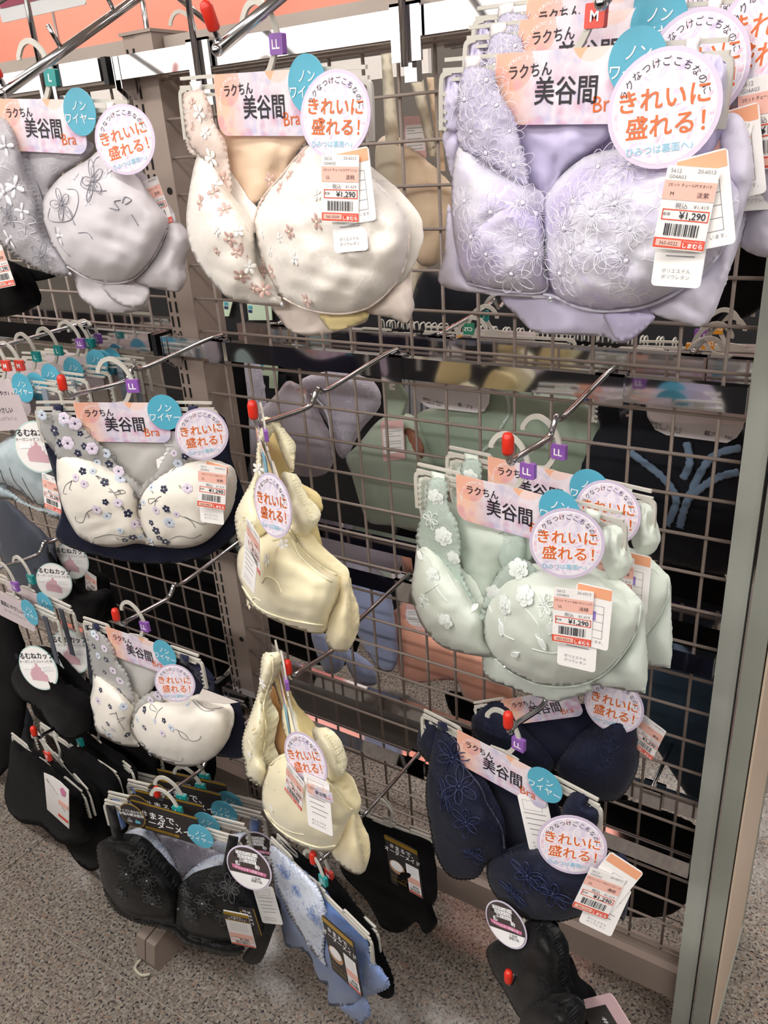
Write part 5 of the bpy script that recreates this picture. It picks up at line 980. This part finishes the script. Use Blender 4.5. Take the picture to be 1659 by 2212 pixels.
h = thing('plastic_hanger', 'off white hanger seen edge on at the bottom edge, over the black lace bra', 'hanger', loc=tuple(F17.c*[1, 1, 0]+[.012, 0, .345]), yaw=math.radians(-58)); link('plastic_body', HB, h); cb = link('size_chip', CH['LL'][0], h, (.0205, 0, .029)); link('lettering', CH['LL'][1], cb); put_card('ordercard', h, (-.002, -.005, -.018), scale=.9); put_card('sticker', h, (.062, -.0075, -.004))
c_ = thing('loose_card', 'pink card corner sticking up at the bottom edge, right of the middle', 'card', loc=F17.c+F17.u*F17.px(1335, 2230)[0]+np.array([0, 0, F17.px(1335, 2230)[2]]), yaw=-.4)
mb = MB(); mb.plate(rrect(-.04, .04, -.05, .035, .006), -.0005, .0005); o = mb.obj('card_sheet', mat('dusty_pink_card', '#c9a9ad', .5), c_); o.rotation_euler = (0, .6, 0)
p = MB(); put(p, '＃まるで、', 0, .0, .009, -.0008, 0, .012); p2 = MB(); p2.quad(-.03, .035, -.05, .01, -.0007); o2 = link('dark_print', p2.me('dark_print', blackc), c_, rot=(0, .6, 0)); link('lettering', p.me('lettering', white_i), c_, (0, -.0004, -.012), (0, .6, 0))
put_card(me_price('G04C01', '', '365-1131', 'L'), c_, F17.px(1210, 2215, .03)-np.array([0, 0, 0])-np.array([F17.px(1335, 2230)[0], 0, F17.px(1335, 2230)[2]]), 12, 20, 1.2)
# ================================================================== LEFT BAY, AISLE SIDE
def pxplate(name, fr, pts, m, parent, h=0., th=.0006):
    P = [fr.px(x, y, h) for x, y in pts]; mb = MB(); mb.plate([(p[0], p[2]) for p in P], -h-th/2, -h+th/2); return mb.obj(name, m, parent)
def pxtext(fr, items, m, parent, h):
    """items: (text, x, y, height_m, rot)"""
    mb = MB()
    for t, x, y, hh, r in items: q = fr.px(x, y, h); put(mb, t, q[0], q[2], hh, -h, 0, .01, rot=r)
    return mb.obj('lettering', m, parent)
mauve = mat('mauve_card', '#cdbfc1', .5)
left = [(-.205, 'M', 12, 790), (-.183, 'M', 40, 790), (-.149, 'L', 78, 770), (-.107, 'L', 125, 757), (-.062, 'LL', 172, 742), (-.044, 'L', 192, 742), (-.025, 'M', 211, 738)]
for i, (y, s, cx, cy) in enumerate(left):
    o, d = ray(cx, cy); k = (y-o[1])/d[1]; P = o+d*k
    h = thing('plastic_hanger', f"off white hanger with {'teal L' if s == 'L' else 'red M' if s == 'M' else 'purple LL'} chip, {['first', 'second', 'third', 'fourth', 'fifth', 'sixth', 'seventh'][i]} from the left in the upper left row", 'hanger', loc=(P[0]-.0205, y, P[2]-.029), yaw=math.radians(4+3*math.sin(i*2)), group='hangers with mauve cards in the upper left row')
    link('plastic_body', HB, h); cb = link('size_chip', CH[s][0], h, (.0205, 0, .029)); link('lettering', CH[s][1], cb); put_card('softheader', h, (-.002, -.005, .002)); put_card('sticker', h, (.056, -.0075, -.002))
    if i % 2 == 0 or i > 3:
        st = link('strap_loop', mesh('strap_loop', *(lambda m: (m.V, m.F))((lambda m: (m.box(.098, .11, -.008, -.006, -.07, .0), m)[1])(MB())), fabric('mauve_strap', '#7d8790', .6)), h)
FL = Frame(-.40, -.235, 2)
B = thing('bra', 'pale blue textured bra with round tag, left edge below the mauve header card', 'bra', FL)
cu, s1 = puff('cup', FL, K4(-150, 980, 0, 880, 60, 840, 130, 825, 230, 850, 330, 940, 380, 1060, 400, 1180, 395, 1290, 280, 1290, 200, 1250, 80, 1170, -60, 1130, -160, 1080), fb['lb'], B, H=.045)
puff('wing', FL, K4(-150, 1090, 0, 1150, 120, 1230, 220, 1290, 330, 1300, 395, 1300, 400, 1372, 330, 1350, 200, 1290, 60, 1240, -150, 1230), fb['lb'], B, H=.012, scal=(1.5, 8))
loops(s1, [K4(0, 1050, 30, 1130, 100, 1210, 160, 1260), K4(60, 1040, 90, 1120, 160, 1200, 210, 1270), K4(140, 1100, 180, 1180, 240, 1275)], cu, thr['charcoal'], .0006)
round_tag(B, FL, (82, 966), .06, -4, 22, 1.15, 'cupround'); put_card(me_price('G04A07', 'レギュラー', '364-4021', 'M'), B, FL.px(112, 1066, .05), 8, 0, 1.1, math.radians(-4))
pc = put_card('softheader', B, FL.px(-10, 862, .02), -8, 0, 1.0)
# third-rail hook of the left bay
for i, (y, s, cx, cy) in enumerate(((-.286, 'LL', 35, 1265), (-.256, 'L', 69, 1250))):
    o, d = ray(cx, cy); P = o+d*((y-o[1])/d[1])
    h = thing('plastic_hanger', f"{('front', 'rear')[i]} off white hanger with {('purple LL', 'teal L')[i]} chip and mauve card at the left edge", 'hanger', loc=(P[0]-.0205, y, P[2]-.029), yaw=math.radians(-4))
    link('plastic_body', HB, h); cb = link('size_chip', CH[s][0], h, (.0205, 0, .029)); link('lettering', CH[s][1], cb); put_card('softheader', h, (-.002, -.005, .002)); put_card('sticker', h, (.060, -.0075, -.006))
    link('hanging_strap', mesh('hanging_strap', *(lambda m: (m.V, m.F))((lambda m: (m.box(.1, .112, -.008, -.006, -.09, .0), m)[1])(MB())), fb['slate']), h)
FL2 = Frame(-.42, -.27, -2)
B = thing('bra', 'black bra with round tag, foremost at the left edge above the black briefs', 'bra', FL2)
puff('cup', FL2, K7(70, 850, 120, 740, 200, 640, 280, 680, 370, 800, 450, 880, 590, 965, 592, 1110, 560, 1190, 480, 1232, 380, 1212, 300, 1120, 240, 1040, 120, 960), fb['blkc'], B, H=.05, creases=[(60, 1500, 160, 1550, .004, 8)])
round_tag(B, FL2, (83, 1443), .06, -12, 20, 1.2, 'cupround')
FL3 = Frame(-.40, -.235, -2)
B = thing('bra', 'black bra with round tag, second from the front, above the black briefs at left', 'bra', FL3)
puff('cup', FL3, K7(300, 660, 400, 700, 470, 820, 590, 900, 592, 1000, 450, 960, 340, 860), fb['blkc'], B, H=.02)
round_tag(B, FL3, (153, 1408), .035, -10, 20, 1.2, 'cupround'); tag_at(B, 'care', FL3, (168, 1475), .02, 10, 0, 1.3)
FL4 = Frame(-.40, -.12, -2)
B = thing('bra', 'slate grey strapped bra with round tag hanging left of the upper cream bra', 'bra', FL4)
puff('cup', FL4, K7(300, 40, 330, 20, 420, 200, 520, 300, 640, 280, 700, 330, 640, 470, 520, 490, 440, 420, 380, 300), fb['blkc'], B, H=.03); strap('shoulder_strap', FL4, K7(300, -60, 350, -50, 370, 130, 330, 160), fb['slate'], B)
round_tag(B, FL4, (117, 1256), .055, 0, 30, 1.1, 'cupround')
FL5 = Frame(-.38, -.08, -2)
B = thing('bra', 'black bra with round tag and red edged price tag under the upper cream bra', 'bra', FL5)
puff('cup', FL5, K7(480, 150, 560, 140, 680, 200, 700, 330, 760, 420, 690, 480, 560, 440, 500, 330), fb['blkc'], B, H=.02)
round_tag(B, FL5, (154, 1212), .035, 0, 30, 1.1, 'cupround'); put_card(me_price('G04A07', '2セット', '364-4099', 'M', '黒', '¥990', '¥1,089'), B, FL5.px(197, 1262, .02), 14, 0, 1.05)
for i, (pts, yy, mm, wh) in enumerate((((-40, 1290, 30, 1330, 60, 1480, 30, 1640, -40, 1660), -.2, 'blkc', 'black camisole at the left edge, mid height'), ((-40, 1420, 20, 1470, 70, 1560, 60, 1700, 10, 1760, -40, 1750), -.1, 'slate', 'slate camisole at the left edge behind the black briefs'), ((0, 1080, 60, 1120, 110, 1180, 130, 1300, 60, 1300, 0, 1200), -.1, 'slate', 'slate bra under the pale blue bra at the left edge'), ((60, 1400, 150, 1500, 210, 1590, 280, 1640, 300, 1700, 200, 1640, 80, 1560), .02, 'blkc', 'black camisole behind the foremost black bra'))):
    fr_ = Frame(-.45, yy, 0); t = thing('camisole', wh, 'camisole', fr_); puff('body', fr_, [(pts[k], pts[k+1]) for k in range(0, len(pts), 2)], fb[mm], t, H=.02)
# black briefs group
F20 = Frame(-.4545, -.3065, -8.3); a_, b_ = (25, 1588), (182, 1718)
KB = K(0, 1560, 5.925)
B = thing('briefs', 'foremost black briefs with a white care card, at the left edge near the floor', 'briefs', F20)
puff('body', F20, KB(150, 235, 330, 330, 600, 520, 850, 740, 1040, 900, 1070, 1110, 1130, 1300, 1190, 1400, 1120, 1540, 800, 1560, 620, 1420, 500, 1330, 280, 1290, 130, 1160, 65, 1000, 60, 850, 110, 560), fb['blkc'], B, H=.035, creases=[(100, 1780, 190, 1800, .004, 6)])
pxplate('care_card', F20, KB(562, 645, 668, 690, 772, 760, 882, 870, 885, 1365, 605, 1115), paper, B, .045); 
cc = KB(815, 1130, 720, 800, 860, 1290); q = F20
def pq(name, pts, m, h=.046, par=None): return pxplate(name, F20, pts, m, par or B, h, .0002)
pq('pink_band', KB(745, 985, 868, 1080, 868, 1135, 745, 1040), pinkb); pq('red_band', KB(745, 1165, 868, 1265, 868, 1298, 745, 1195), red_i); pq('cup_print', KB(765, 850, 800, 840, 840, 900, 830, 960, 790, 940), pinkr)
pxtext(F20, [('素肌にやさしい', 112, 1700, .004, -.55), ('コットン', 112, 1712, .003, -.55), ('¥690', 137, 1748, .004, -.6)], ink, B, .0465)
hanger(F20, a_, b_, 'M', 'foremost off white hanger with red M chip over the black briefs at the left edge', header=None, sticker=False)
lastb = None
for i, (dx, dy, s) in enumerate(((.012, .02, None), (.02, .055, 'L'), (.035, .09, None), (.05, .125, None), (.06, .165, 'M'), (.075, .2, None), (.09, .235, None))):
    fr_ = Frame(F20.c[0], F20.c[1], -8.3); A_, B_ = fr_.px(*a_), fr_.px(*b_); c = (A_+B_)/2; W = fr_.c+fr_.u*c[0]+np.array([dx, dy, c[2]])
    nm = ['second', 'third', 'fourth', 'fifth', 'sixth', 'seventh', 'eighth'][i]
    h = thing('plastic_hanger', f'{nm} off white hanger from the front over the black briefs at the left', 'hanger', loc=W, yaw=math.radians(-8.3+(-6, 3, -3, 5, 0, 4, 2)[i]), group='hangers of the black briefs'); link('plastic_body', HB, h)
    if s: cb = link('size_chip', CH[s][0], h, (.0205, 0, .029)); link('lettering', CH[s][1], cb)
    t = empty('briefs', fr_); t.location = (fr_.c[0]+dx, fr_.c[1]+dy, fr_.c[2]); tag(t, f'{nm} black briefs from the front in the row at the left, near the floor', 'briefs', 'black briefs in the row at the left')
    mp = KB(150, 235, 600, 520, 1040, 880, 1100, 1100, 1160, 1400, 1140, 1600, 1080, 1640, 900, 1580, 640, 1300, 200, 1000) if i else KB(600, 520, 1040, 900, 1120, 1200, 1260, 1500, 1240, 1780, 1060, 1960, 880, 1900, 700, 1650, 600, 1400, 560, 900)
    if i == 1: mp = KB(400, 400, 1040, 880, 1150, 1200, 1230, 1400, 1220, 1620, 900, 1640, 700, 1400)
    puff('body', fr_, mp, fb['blkc'], t, H=.014)

# ================================================================== THE FAR SIDE OF THE GONDOLA, SEEN THROUGH THE WIRE GRID
rear_n = [0]
def rear(name, label, cat, y, pts, m, H=.02, yaw=0, part='body', x=.1, **k):
    fr_ = Frame(x, y, yaw); t = thing(name, label, cat, fr_); o, s = puff(part, fr_, pts, fb[m] if isinstance(m, str) else m, t, H=H, **k); return t, fr_, s, o
def rear_tag(t, fr, tl, tr, br, bl, pinktop=True, h=.012):
    o = pxplate('care_tag', fr, [tl, tr, br, bl], mat('pink_paper', '#e3b9b6', .5), t, h)
    def L(u, v): a = np.array(tl)*(1-u)+np.array(tr)*u; b = np.array(bl)*(1-u)+np.array(br)*u; return tuple(a*(1-v)+b*v)
    pxplate('label_panel', fr, [L(.06, .2), L(.96, .2), L(.96, .82), L(.06, .82)], paper, t, h+.0008, .0002)
    mb = MB()
    for v in (.27, .33, .39, .52, .58, .68, .76):
        a, b = fr.px(*L(.12, v), h+.0012), fr.px(*L(.85 if v != .33 else .5, v), h+.0012); d = .0008; mb.add([(a[0], -h-.0012, a[2]), (b[0], -h-.0012, b[2]), (b[0], -h-.0012, b[2]-d), (a[0], -h-.0012, a[2]-d)], [(0, 1, 2, 3)])
    mb.obj('print_lines', inkg, t); return o
beige_s = fabric('beige_satin', '#e9cfae', .5, .2); ivory = fabric('ivory_satin', '#eadfc6', .5, .2); mgrey = fabric('mauve_grey_satin', '#a9a0a9', .45, .25); mglight = fabric('mauve_grey_lace', '#b8b2c0', .45, .25, lace='#d5d3de', lsc=90)
sage = fabric('sage_satin', '#a7b5a2', .5, .2); sage2 = fabric('sage_dark', '#8d9c8a', .5, .2); salmon = fabric('salmon_cotton', '#d79a83', .6, .25); bluegrey = fabric('blue_grey_satin', '#8f98b8', .45, .3); midn = fabric('midnight_cotton', '#0e111c', .8, .1); tealn = fabric('dark_teal_cotton', '#1d3040', .8, .1); slace = fabric('steel_blue_lace', '#7188a3', .6, .2)
KT = K(800, 80, 3.456)
t, f, s, o = rear('bra', 'beige satin bra behind the wire grid, between the cream bra and the lilac bras', 'bra', .2, KT(250, 830, 330, 850, 450, 950, 560, 1060, 640, 1160, 640, 1420, 560, 1560, 500, 1690, 390, 1710, 320, 1620, 260, 1420, 240, 1100), beige_s, .04, part='cup', creases=[(895, 545, 955, 470, .003, 3)])
strap('shoulder_strap', f, KT(300, 330, 395, 320, 500, 900, 440, 890), ivory, t); strap('shoulder_strap', f, KT(420, 300, 500, 300, 560, 1000, 520, 1000), beige_s, t, h0=-.004); rear_tag(t, f, *KT(250, 595, 405, 585, 418, 900, 262, 920), h=-.004)
t, f, s, o = rear('bra', 'ivory satin bra behind the wire grid, left of the beige one', 'bra', .24, KT(40, 820, 130, 730, 250, 800, 270, 1150, 330, 1500, 400, 1720, 330, 2000, 300, 1960, 200, 1300, 60, 1100), ivory, .03, part='cup'); strap('shoulder_strap', f, KT(80, 120, 155, 130, 215, 760, 205, 1090, 150, 1090, 110, 740), ivory, t, h0=.02)
t, f, s, o = rear('briefs', 'dark briefs behind the wire grid below the beige bra', 'briefs', .22, KT(390, 1750, 530, 1775, 691, 1830, 800, 1900, 800, 2050, 520, 2050, 315, 2015), midn, .02)
rear('camisole', 'black camisole seen between the slotted upright and the cream bra', 'camisole', .18, [(372, 190), (400, 185), (430, 300), (450, 480), (440, 640), (415, 600), (392, 400), (378, 300)], 'blkc')
rear('camisole', 'black nightwear hanging beyond the wire grid, right of the slotted upright', 'camisole', .5, [(452, 760), (527, 770), (536, 860), (546, 950), (536, 1010), (525, 1060), (500, 1110), (470, 1080), (455, 920)], 'blkc', scal=(1.5, 8))
rear('camisole', 'pale grey lace camisole beyond the wire grid, left of the upper yellow bra', 'camisole', .45, [(528, 775), (558, 780), (572, 840), (578, 900), (592, 960), (575, 1010), (545, 1030), (540, 960), (535, 860)], mglight, .015)
rear('camisole', 'navy camisole beyond the wire grid beside the slotted upright', 'camisole', .5, [(448, 770), (470, 780), (480, 840), (468, 858), (455, 850)], midn, .01)
t, f, s, o = rear('bra', 'mauve grey bra behind the wire grid, above and right of the upper yellow bra', 'bra', .2, K5(425, 690, 560, 540, 640, 460, 760, 560, 800, 660, 880, 800, 900, 960, 840, 1040, 680, 1035, 600, 900, 500, 760), mgrey, .03, part='cup'); rear_tag(t, f, *K5(640, 520, 735, 500, 765, 700, 672, 712)); 
puff('cup', f, K5(700, 470, 900, 400, 1100, 440, 1190, 540, 1180, 640, 1080, 760, 985, 930, 930, 900, 900, 780, 820, 640), mglight, t, H=.03, h0=-.03); cord('lace_edge', s, K5(770, 540, 860, 640, 890, 780, 905, 940), .0016, ls, t)
pxplate('price_band', f, K5(672, 680, 758, 668, 760, 695, 674, 706), red_i, t, .014)
t, f, s, o = rear('bra', 'sage green bra behind the wire grid, with a pink care tag', 'bra', .19, K5(985, 930, 1060, 850, 1190, 700, 1330, 660, 1420, 700, 1500, 900, 1588, 1150, 1588, 1380, 1430, 1388, 1270, 1350, 1130, 1330, 1080, 1240, 1020, 1040), sage, .03, part='cup', creases=[(790, 1000, 840, 1100, .004, 8), (760, 925, 900, 935, .004, 4)])
strap('shoulder_strap', f, K5(1200, 420, 1300, 430, 1370, 560, 1330, 720, 1230, 720), sage, t, h0=.006); rear_tag(t, f, *K5(1197, 708, 1335, 700, 1350, 940, 1215, 955), h=.03)
cr_, _s = puff('round_tag', f, K5(1345, 760, 1400, 765, 1455, 850, 1460, 920, 1400, 980, 1320, 970, 1340, 880), mat('rust_card', '#8b5a45', .5), t, H=.002, h0=.02)
t, f, s, o = rear('bra', 'sage green bra behind the mint pair, with a lace edge', 'bra', .2, [(895, 905), (960, 870), (1040, 830), (1130, 850), (1250, 860), (1300, 930), (1290, 1010), (1250, 1060), (1200, 1130), (1080, 1140), (980, 1060), (920, 1000)], sage2, .03, part='cup', creases=[(1150, 870, 1200, 1000, .004, 6), (1230, 880, 1260, 980, .004, 6)])
strap('shoulder_strap', f, [(1115, 835), (1152, 838), (1165, 960), (1130, 965)], sage, t, h0=.01); cord('lace_edge', s, [(1045, 840), (1090, 850), (1100, 890), (1085, 920), (1060, 960), (1020, 990)], .003, fb['mintl'], t)
def back_card(label, pts, txt, y=.165):
    fr_ = Frame(.1, y, 0); t = thing('card_back', label, 'card', fr_); pxplate('card_sheet', fr_, pts, mat('grey_white_card', '#d4ced0', .5), t); return t, fr_
t, f = back_card('white back of a header card seen through the wire grid, above the sage green bra', [(880, 800), (1062, 822), (1056, 872), (1046, 888), (1030, 892), (925, 880), (908, 868)], None); pxtext(f, [('発売元　しまむら', 935, 866, .0035, -.12), ('お問い合わせ　埼玉県', 937, 873, .002, -.12), ('紙　プラ', 1005, 877, .005, -.12)], ink, t, .001)
t, f = back_card('white back of a header card seen through the wire grid, above the navy bra', [(1385, 800), (1620, 828), (1605, 925), (1592, 945), (1570, 957), (1440, 940), (1415, 928), (1398, 900)], None); pxtext(f, [('発売元　しまむら', 1438, 921, .0042, -.12), ('お問い合わせ　さいたま市', 1440, 929, .0024, -.12), ('紙', 1528, 936, .006, -.12), ('プラ', 1545, 939, .005, -.12), ('FSC', 1575, 946, .0045, -.12)], ink, t, .001)
t, f, s, o = rear('bra', 'midnight navy bra with steel blue lace edges behind the wire grid', 'bra', .2, [(1215, 1000), (1290, 925), (1360, 880), (1420, 870), (1560, 900), (1620, 960), (1600, 1220), (1480, 1225), (1390, 1190), (1370, 1120), (1260, 1080)], midn, .03, part='cup')
strap('shoulder_strap', f, [(1285, 860), (1335, 865), (1350, 1000), (1310, 1005)], midn, t, h0=.01)
for pts in ([(1360, 976), (1392, 1000), (1430, 1030), (1455, 1062), (1460, 1090), (1440, 1135)], [(1600, 968), (1550, 980), (1520, 1010), (1490, 1070), (1475, 1110), (1468, 1140)], [(1596, 1020), (1555, 1030), (1520, 1050), (1490, 1075)], [(1483, 955), (1490, 1000), (1475, 1035)]):
    P = s.at(cr(pts, 6), .004); mb = MB(); mb.sweep([tuple(v) for v in P], up=(0, -1, 0), w=[.0042+.0022*abs(math.sin(i*1.3)) for i in range(len(P))], t=.0012, n=6); mb.obj('lace_edge', slace, t, True)
rear_tag(t, f, (1352, 895), (1404, 900), (1392, 968), (1362, 966), h=.012); pxplate('round_tag', f, [(1308+38*math.cos(a*.3), 1040+30*math.sin(a*.3)) for a in range(21)], mat('dusty_card', '#b89aa0', .5), t, .02)
t, f, s, o = rear('briefs', 'salmon briefs behind the wire grid, left of the mint bras', 'briefs', .17, [(823, 1346), (862, 1310), (888, 1282), (905, 1330), (930, 1370), (1000, 1400), (1070, 1440), (1110, 1500), (1100, 1535), (1010, 1515), (980, 1470), (875, 1472), (852, 1400)], salmon, .02, creases=[(835, 1352, 900, 1362, .004, 3)]); rear_tag(t, f, (877, 1305), (915, 1308), (930, 1362), (872, 1360), h=.01); strap('hanging_loop', f, [(865, 1195), (888, 1198), (893, 1240), (870, 1236)], salmon, t)
for i, (pts, wh) in enumerate((((672, 1370, 705, 1372, 735, 1400, 742, 1440, 720, 1455, 698, 1445), 'leftmost blue grey briefs under the upper yellow bra, behind the grid'), ((735, 1400, 762, 1410, 800, 1440, 815, 1475, 790, 1482, 770, 1478), 'middle blue grey briefs under the upper yellow bra, behind the grid'), ((755, 1250, 800, 1265, 840, 1270, 850, 1330, 860, 1400, 852, 1445, 825, 1450, 800, 1420, 772, 1370, 758, 1330), 'blue grey lace briefs right of the upper yellow bra, behind the grid'))):
    rear('briefs', wh, 'briefs', .16-.01*i, [(pts[k], pts[k+1]) for k in range(0, len(pts), 2)], bluegrey, .02, creases=[(790, 1300, 800, 1400, .004, 4)])
rear('bra', 'dark grey bra with round cup behind the grid, right of the upper yellow bra', 'bra', .22, [(690, 1150), (740, 1155), (820, 1170), (870, 1190), (860, 1230), (800, 1240), (720, 1230)], mgrey, .02, part='cup')
rear('briefs', 'grey briefs low behind the grid, below the salmon briefs', 'briefs', .2, [(560, 1420), (690, 1470), (880, 1500), (960, 1580), (900, 1640), (720, 1600), (560, 1520)], fabric('dull_grey', '#7f7a76', .7), .02)
BL = (((150, 1185, 330, 1190, 480, 1220, 510, 1330, 480, 1460, 330, 1440, 200, 1340), .14, 'black garment behind the left grid, under the upper cream bra'), ((505, 1120, 640, 1180, 700, 1220, 780, 1340, 740, 1440, 600, 1400, 530, 1300), .3, 'black garment behind the grid, left of the upper yellow bra'), ((1300, 1740, 1400, 1740, 1520, 1800, 1510, 1900, 1450, 1975, 1330, 1970, 1290, 1880), .15, 'black briefs behind the grid near the floor, right of the navy bra tag'), ((1390, 1225, 1560, 1230, 1560, 1420, 1440, 1440, 1380, 1380), .22, 'black garment behind the grid, right of the mint bras'), ((1520, 540, 1660, 520, 1660, 640, 1600, 690, 1530, 690), .3, 'black garment at the upper right behind the grid'), ((860, 1130, 1000, 1150, 1100, 1200, 1100, 1320, 900, 1300), .3, 'black garment behind the front mint bra'), ((330, 890, 460, 900, 470, 1150, 380, 1180, 320, 1050), .3, 'black garment right beside the slotted upright'), ((960, 1500, 1120, 1540, 1330, 1640, 1330, 1780, 1100, 1700), .3, 'black garment behind the navy bras'))
for pts, yy, wh in BL: rear('garment', wh, 'garment', yy, [(pts[k], pts[k+1]) for k in range(0, len(pts), 2)], 'blkc', .02)
t, f, s, o = rear('garment', 'dark teal blue garment behind the grid, right of the rear navy bra', 'garment', .2, [(1385, 1460), (1450, 1440), (1560, 1480), (1560, 1720), (1510, 1745), (1440, 1650), (1390, 1560)], tealn, .02, creases=[(1400, 1500, 1520, 1600, .004, 6)])
# rear hooks and hangers
straight_hook(.201, 1.097, 'chrome hook on the far second rail, left of the sage bra', 1.13, rear=True, cap=True); straight_hook(.549, 1.097, 'chrome hook on the far second rail near the end frame', 1.13, rear=True, cap=True); straight_hook(-.091, 1.097, 'chrome hook on the far second rail beside the slotted upright', 1.12, rear=True)
straight_hook(.549, .418, 'chrome hook on the far lowest rail near the end frame', .43, rear=True); straight_hook(.24, 1.488, 'chrome hook on the far top rail, middle', 1.47, rear=True)
for i, (x, y, c) in enumerate(((.205, .16, 'D75'), (.205, .20, 'C75'), (.205, .25, 'L'), (.55, .12, 'LL'), (.55, .16, 'D75'), (.55, .20, 'LL'), (.55, .25, 'D75'), (.55, .30, 'D75'), (-.09, .2, 'L'), (-.09, .24, 'M'))):
    h = thing('plastic_hanger', f"{['first', 'second', 'third', 'first', 'second', 'third', 'fourth', 'fifth', 'first', 'second'][i]} hanger on the far hook {'left of the sage bra' if x == .205 else 'near the end frame' if x > .5 else 'beside the upright'}", 'hanger', loc=(x, y, 1.045+.01*(i % 3)), yaw=math.pi+.25-.1*(i % 3), group='hangers on the far side of the grid'); link('plastic_body', HB, h)
    cb = link('size_chip', CH[c][0], h, (.0205, 0, .029)); link('lettering', CH[c][1], cb); put_card('softheader', h, (-.002, -.005, .002))
for i, (x, y) in enumerate(((-.29, .16), (-.29, .26))):
    h = thing('plastic_hanger', ('nearer', 'farther')[i]+' hanger with orange D75 chip on the far top arm, above the beam', 'hanger', loc=(x, y, 1.5-.03*i), yaw=.2); link('plastic_body', HB, h); cb = link('size_chip', CH['D75'][0], h, (-.0205, 0, .029)); link('lettering', CH['D75'][1], cb)
t = thing('sloping_hook', 'sloping chrome arm on the far side, above the taupe beam at the left', 'hook', loc=(-.29, .08, 1.62)); mb = MB(); mb.sweep([(0, 0, 0), (0, .28, -.14)], .0045, n=8); mb.obj('sloping_rod', steel, t, True); mb = MB(); mb.sweep([(0, 0, -.16), (0, 0, 0)], .004, n=8); mb.obj('upright_rod', steel, t, True)
# ---- next aisle: rack of small hangers, green cards, dark clothes
rk = thing('far_rack', 'chrome rail of the next aisle holding a row of small hangers', 'rack', loc=(-.9, 1.3, .79)); mb = MB(); mb.box(-1.2, 1.6, -.012, .012, -.02, .02); mb.obj('rack_bar', chrome, rk); mb = MB(); mb.box(-1.2, 1.6, .3, .32, -.79, .1); mb.obj('rack_back', mat('dark_board', '#1c1b1e', .7), rk)
hk = MB(); hk.sweep(cr([(0, 0, 0), (0, .004, .02), (0, .018, .034), (0, .012, .055), (0, -.012, .055), (0, -.016, .04)], 4), .0025, n=5); hkm = hk.me('plastic_hook', hang_m, True)
cl = MB(); cl.box(-.0015, .0015, -.12, .12, -.012, 0); clm = cl.me('shoulder_bar', hang_m)
cb_ = MB(); cb_.box(-.003, .003, .0, .014, .004, .02); chm = [cb_.me('size_chip', chipc[k]) for k in ('L', 'M', 'LL', 'D75', 'L', 'M')]
gm = MB(); gm.plate([(-.11, -.01), (.11, -.01), (.13, -.3), (-.13, -.3)], -.006, .006)
gms = [mesh('hung_cloth', [(y, x, z) for x, y, z in gm.V], gm.F, m) for m in (fabric('far_white', '#d9dbe0', .6), fabric('far_blue', '#51689c', .6), fabric('far_navy', '#1b2233', .7), fabric('far_grey', '#8e8d92', .6))]
for i in range(58):
    x = -1.0+i*.0215+(.006*math.sin(i*3)); h = thing('small_hanger', 'small white hanger with a coloured chip in the row of the next aisle', 'hanger', loc=(x, 1.3, .775), group='small hangers on the rack of the next aisle')
    link('plastic_hook', hkm, h); link('shoulder_bar', clm, h); link('size_chip', chm[i*5 % 6], h); link('hung_cloth', gms[(i//5) % 4], h)
db = thing('dark_board', 'dark display board behind the green packs, beyond the wire grid', 'board', loc=(-.85, .875, .2)); mb = MB(); mb.box(-.45, .42, -.008, .01, .3, .86); mb.obj('board_face', mat('dark_board', '#1c1b1e', .7), db); mb = MB(); mb.box(-.45, .42, -.01, .012, -.2, .3); mb.obj('board_foot', mat('dark_board', '#1c1b1e', .7), db)
KG = K(420, 600, 4.81)
FG_ = Frame(-.8, .85, 0); gcm = mat('pale_green_card', '#d3e8cc', .5)
for i, (pts, dark) in enumerate(((KG(70, 210, 215, 240, 210, 365, 68, 370), None), (KG(302, 232, 400, 240, 360, 400, 300, 400), None), (KG(550, 270, 800, 300, 810, 440, 568, 440), None), (KG(205, 815, 330, 830, 325, 1070, 295, 1060, 290, 950, 210, 920), KG(205, 920, 330, 940, 330, 1160, 205, 1160)), (KG(665, 865, 870, 890, 868, 1150, 780, 1145, 780, 1020, 690, 1010), KG(690, 1010, 960, 1010, 960, 1240, 720, 1240)), (KG(215, 1320, 325, 1330, 322, 1470, 260, 1465), None))):
    t = thing('green_card_pack', f"pale green printed pack beyond the grid, {['first', 'second', 'third', 'fourth', 'fifth', 'sixth'][i]} counted from the top left", 'pack', FG_, group='green packs of the next aisle'); pxplate('pack_card', FG_, pts, gcm, t, 0, .003)
    x0 = min(p[0] for p in pts); y0 = min(p[1] for p in pts); pxplate('blue_mark', FG_, [(x0+2, y0+4), (x0+10, y0+5), (x0+10, y0+12), (x0+2, y0+11)], teal, t, .003, .0005); pxplate('navy_mark', FG_, [(x0+2, y0+13), (x0+10, y0+14), (x0+10, y0+20), (x0+2, y0+19)], mat('navy_mark', '#2b3a6b', .5), t, .003, .0005)
    if dark: pxplate('dark_sock', FG_, dark, midn, t, -.004, .006)
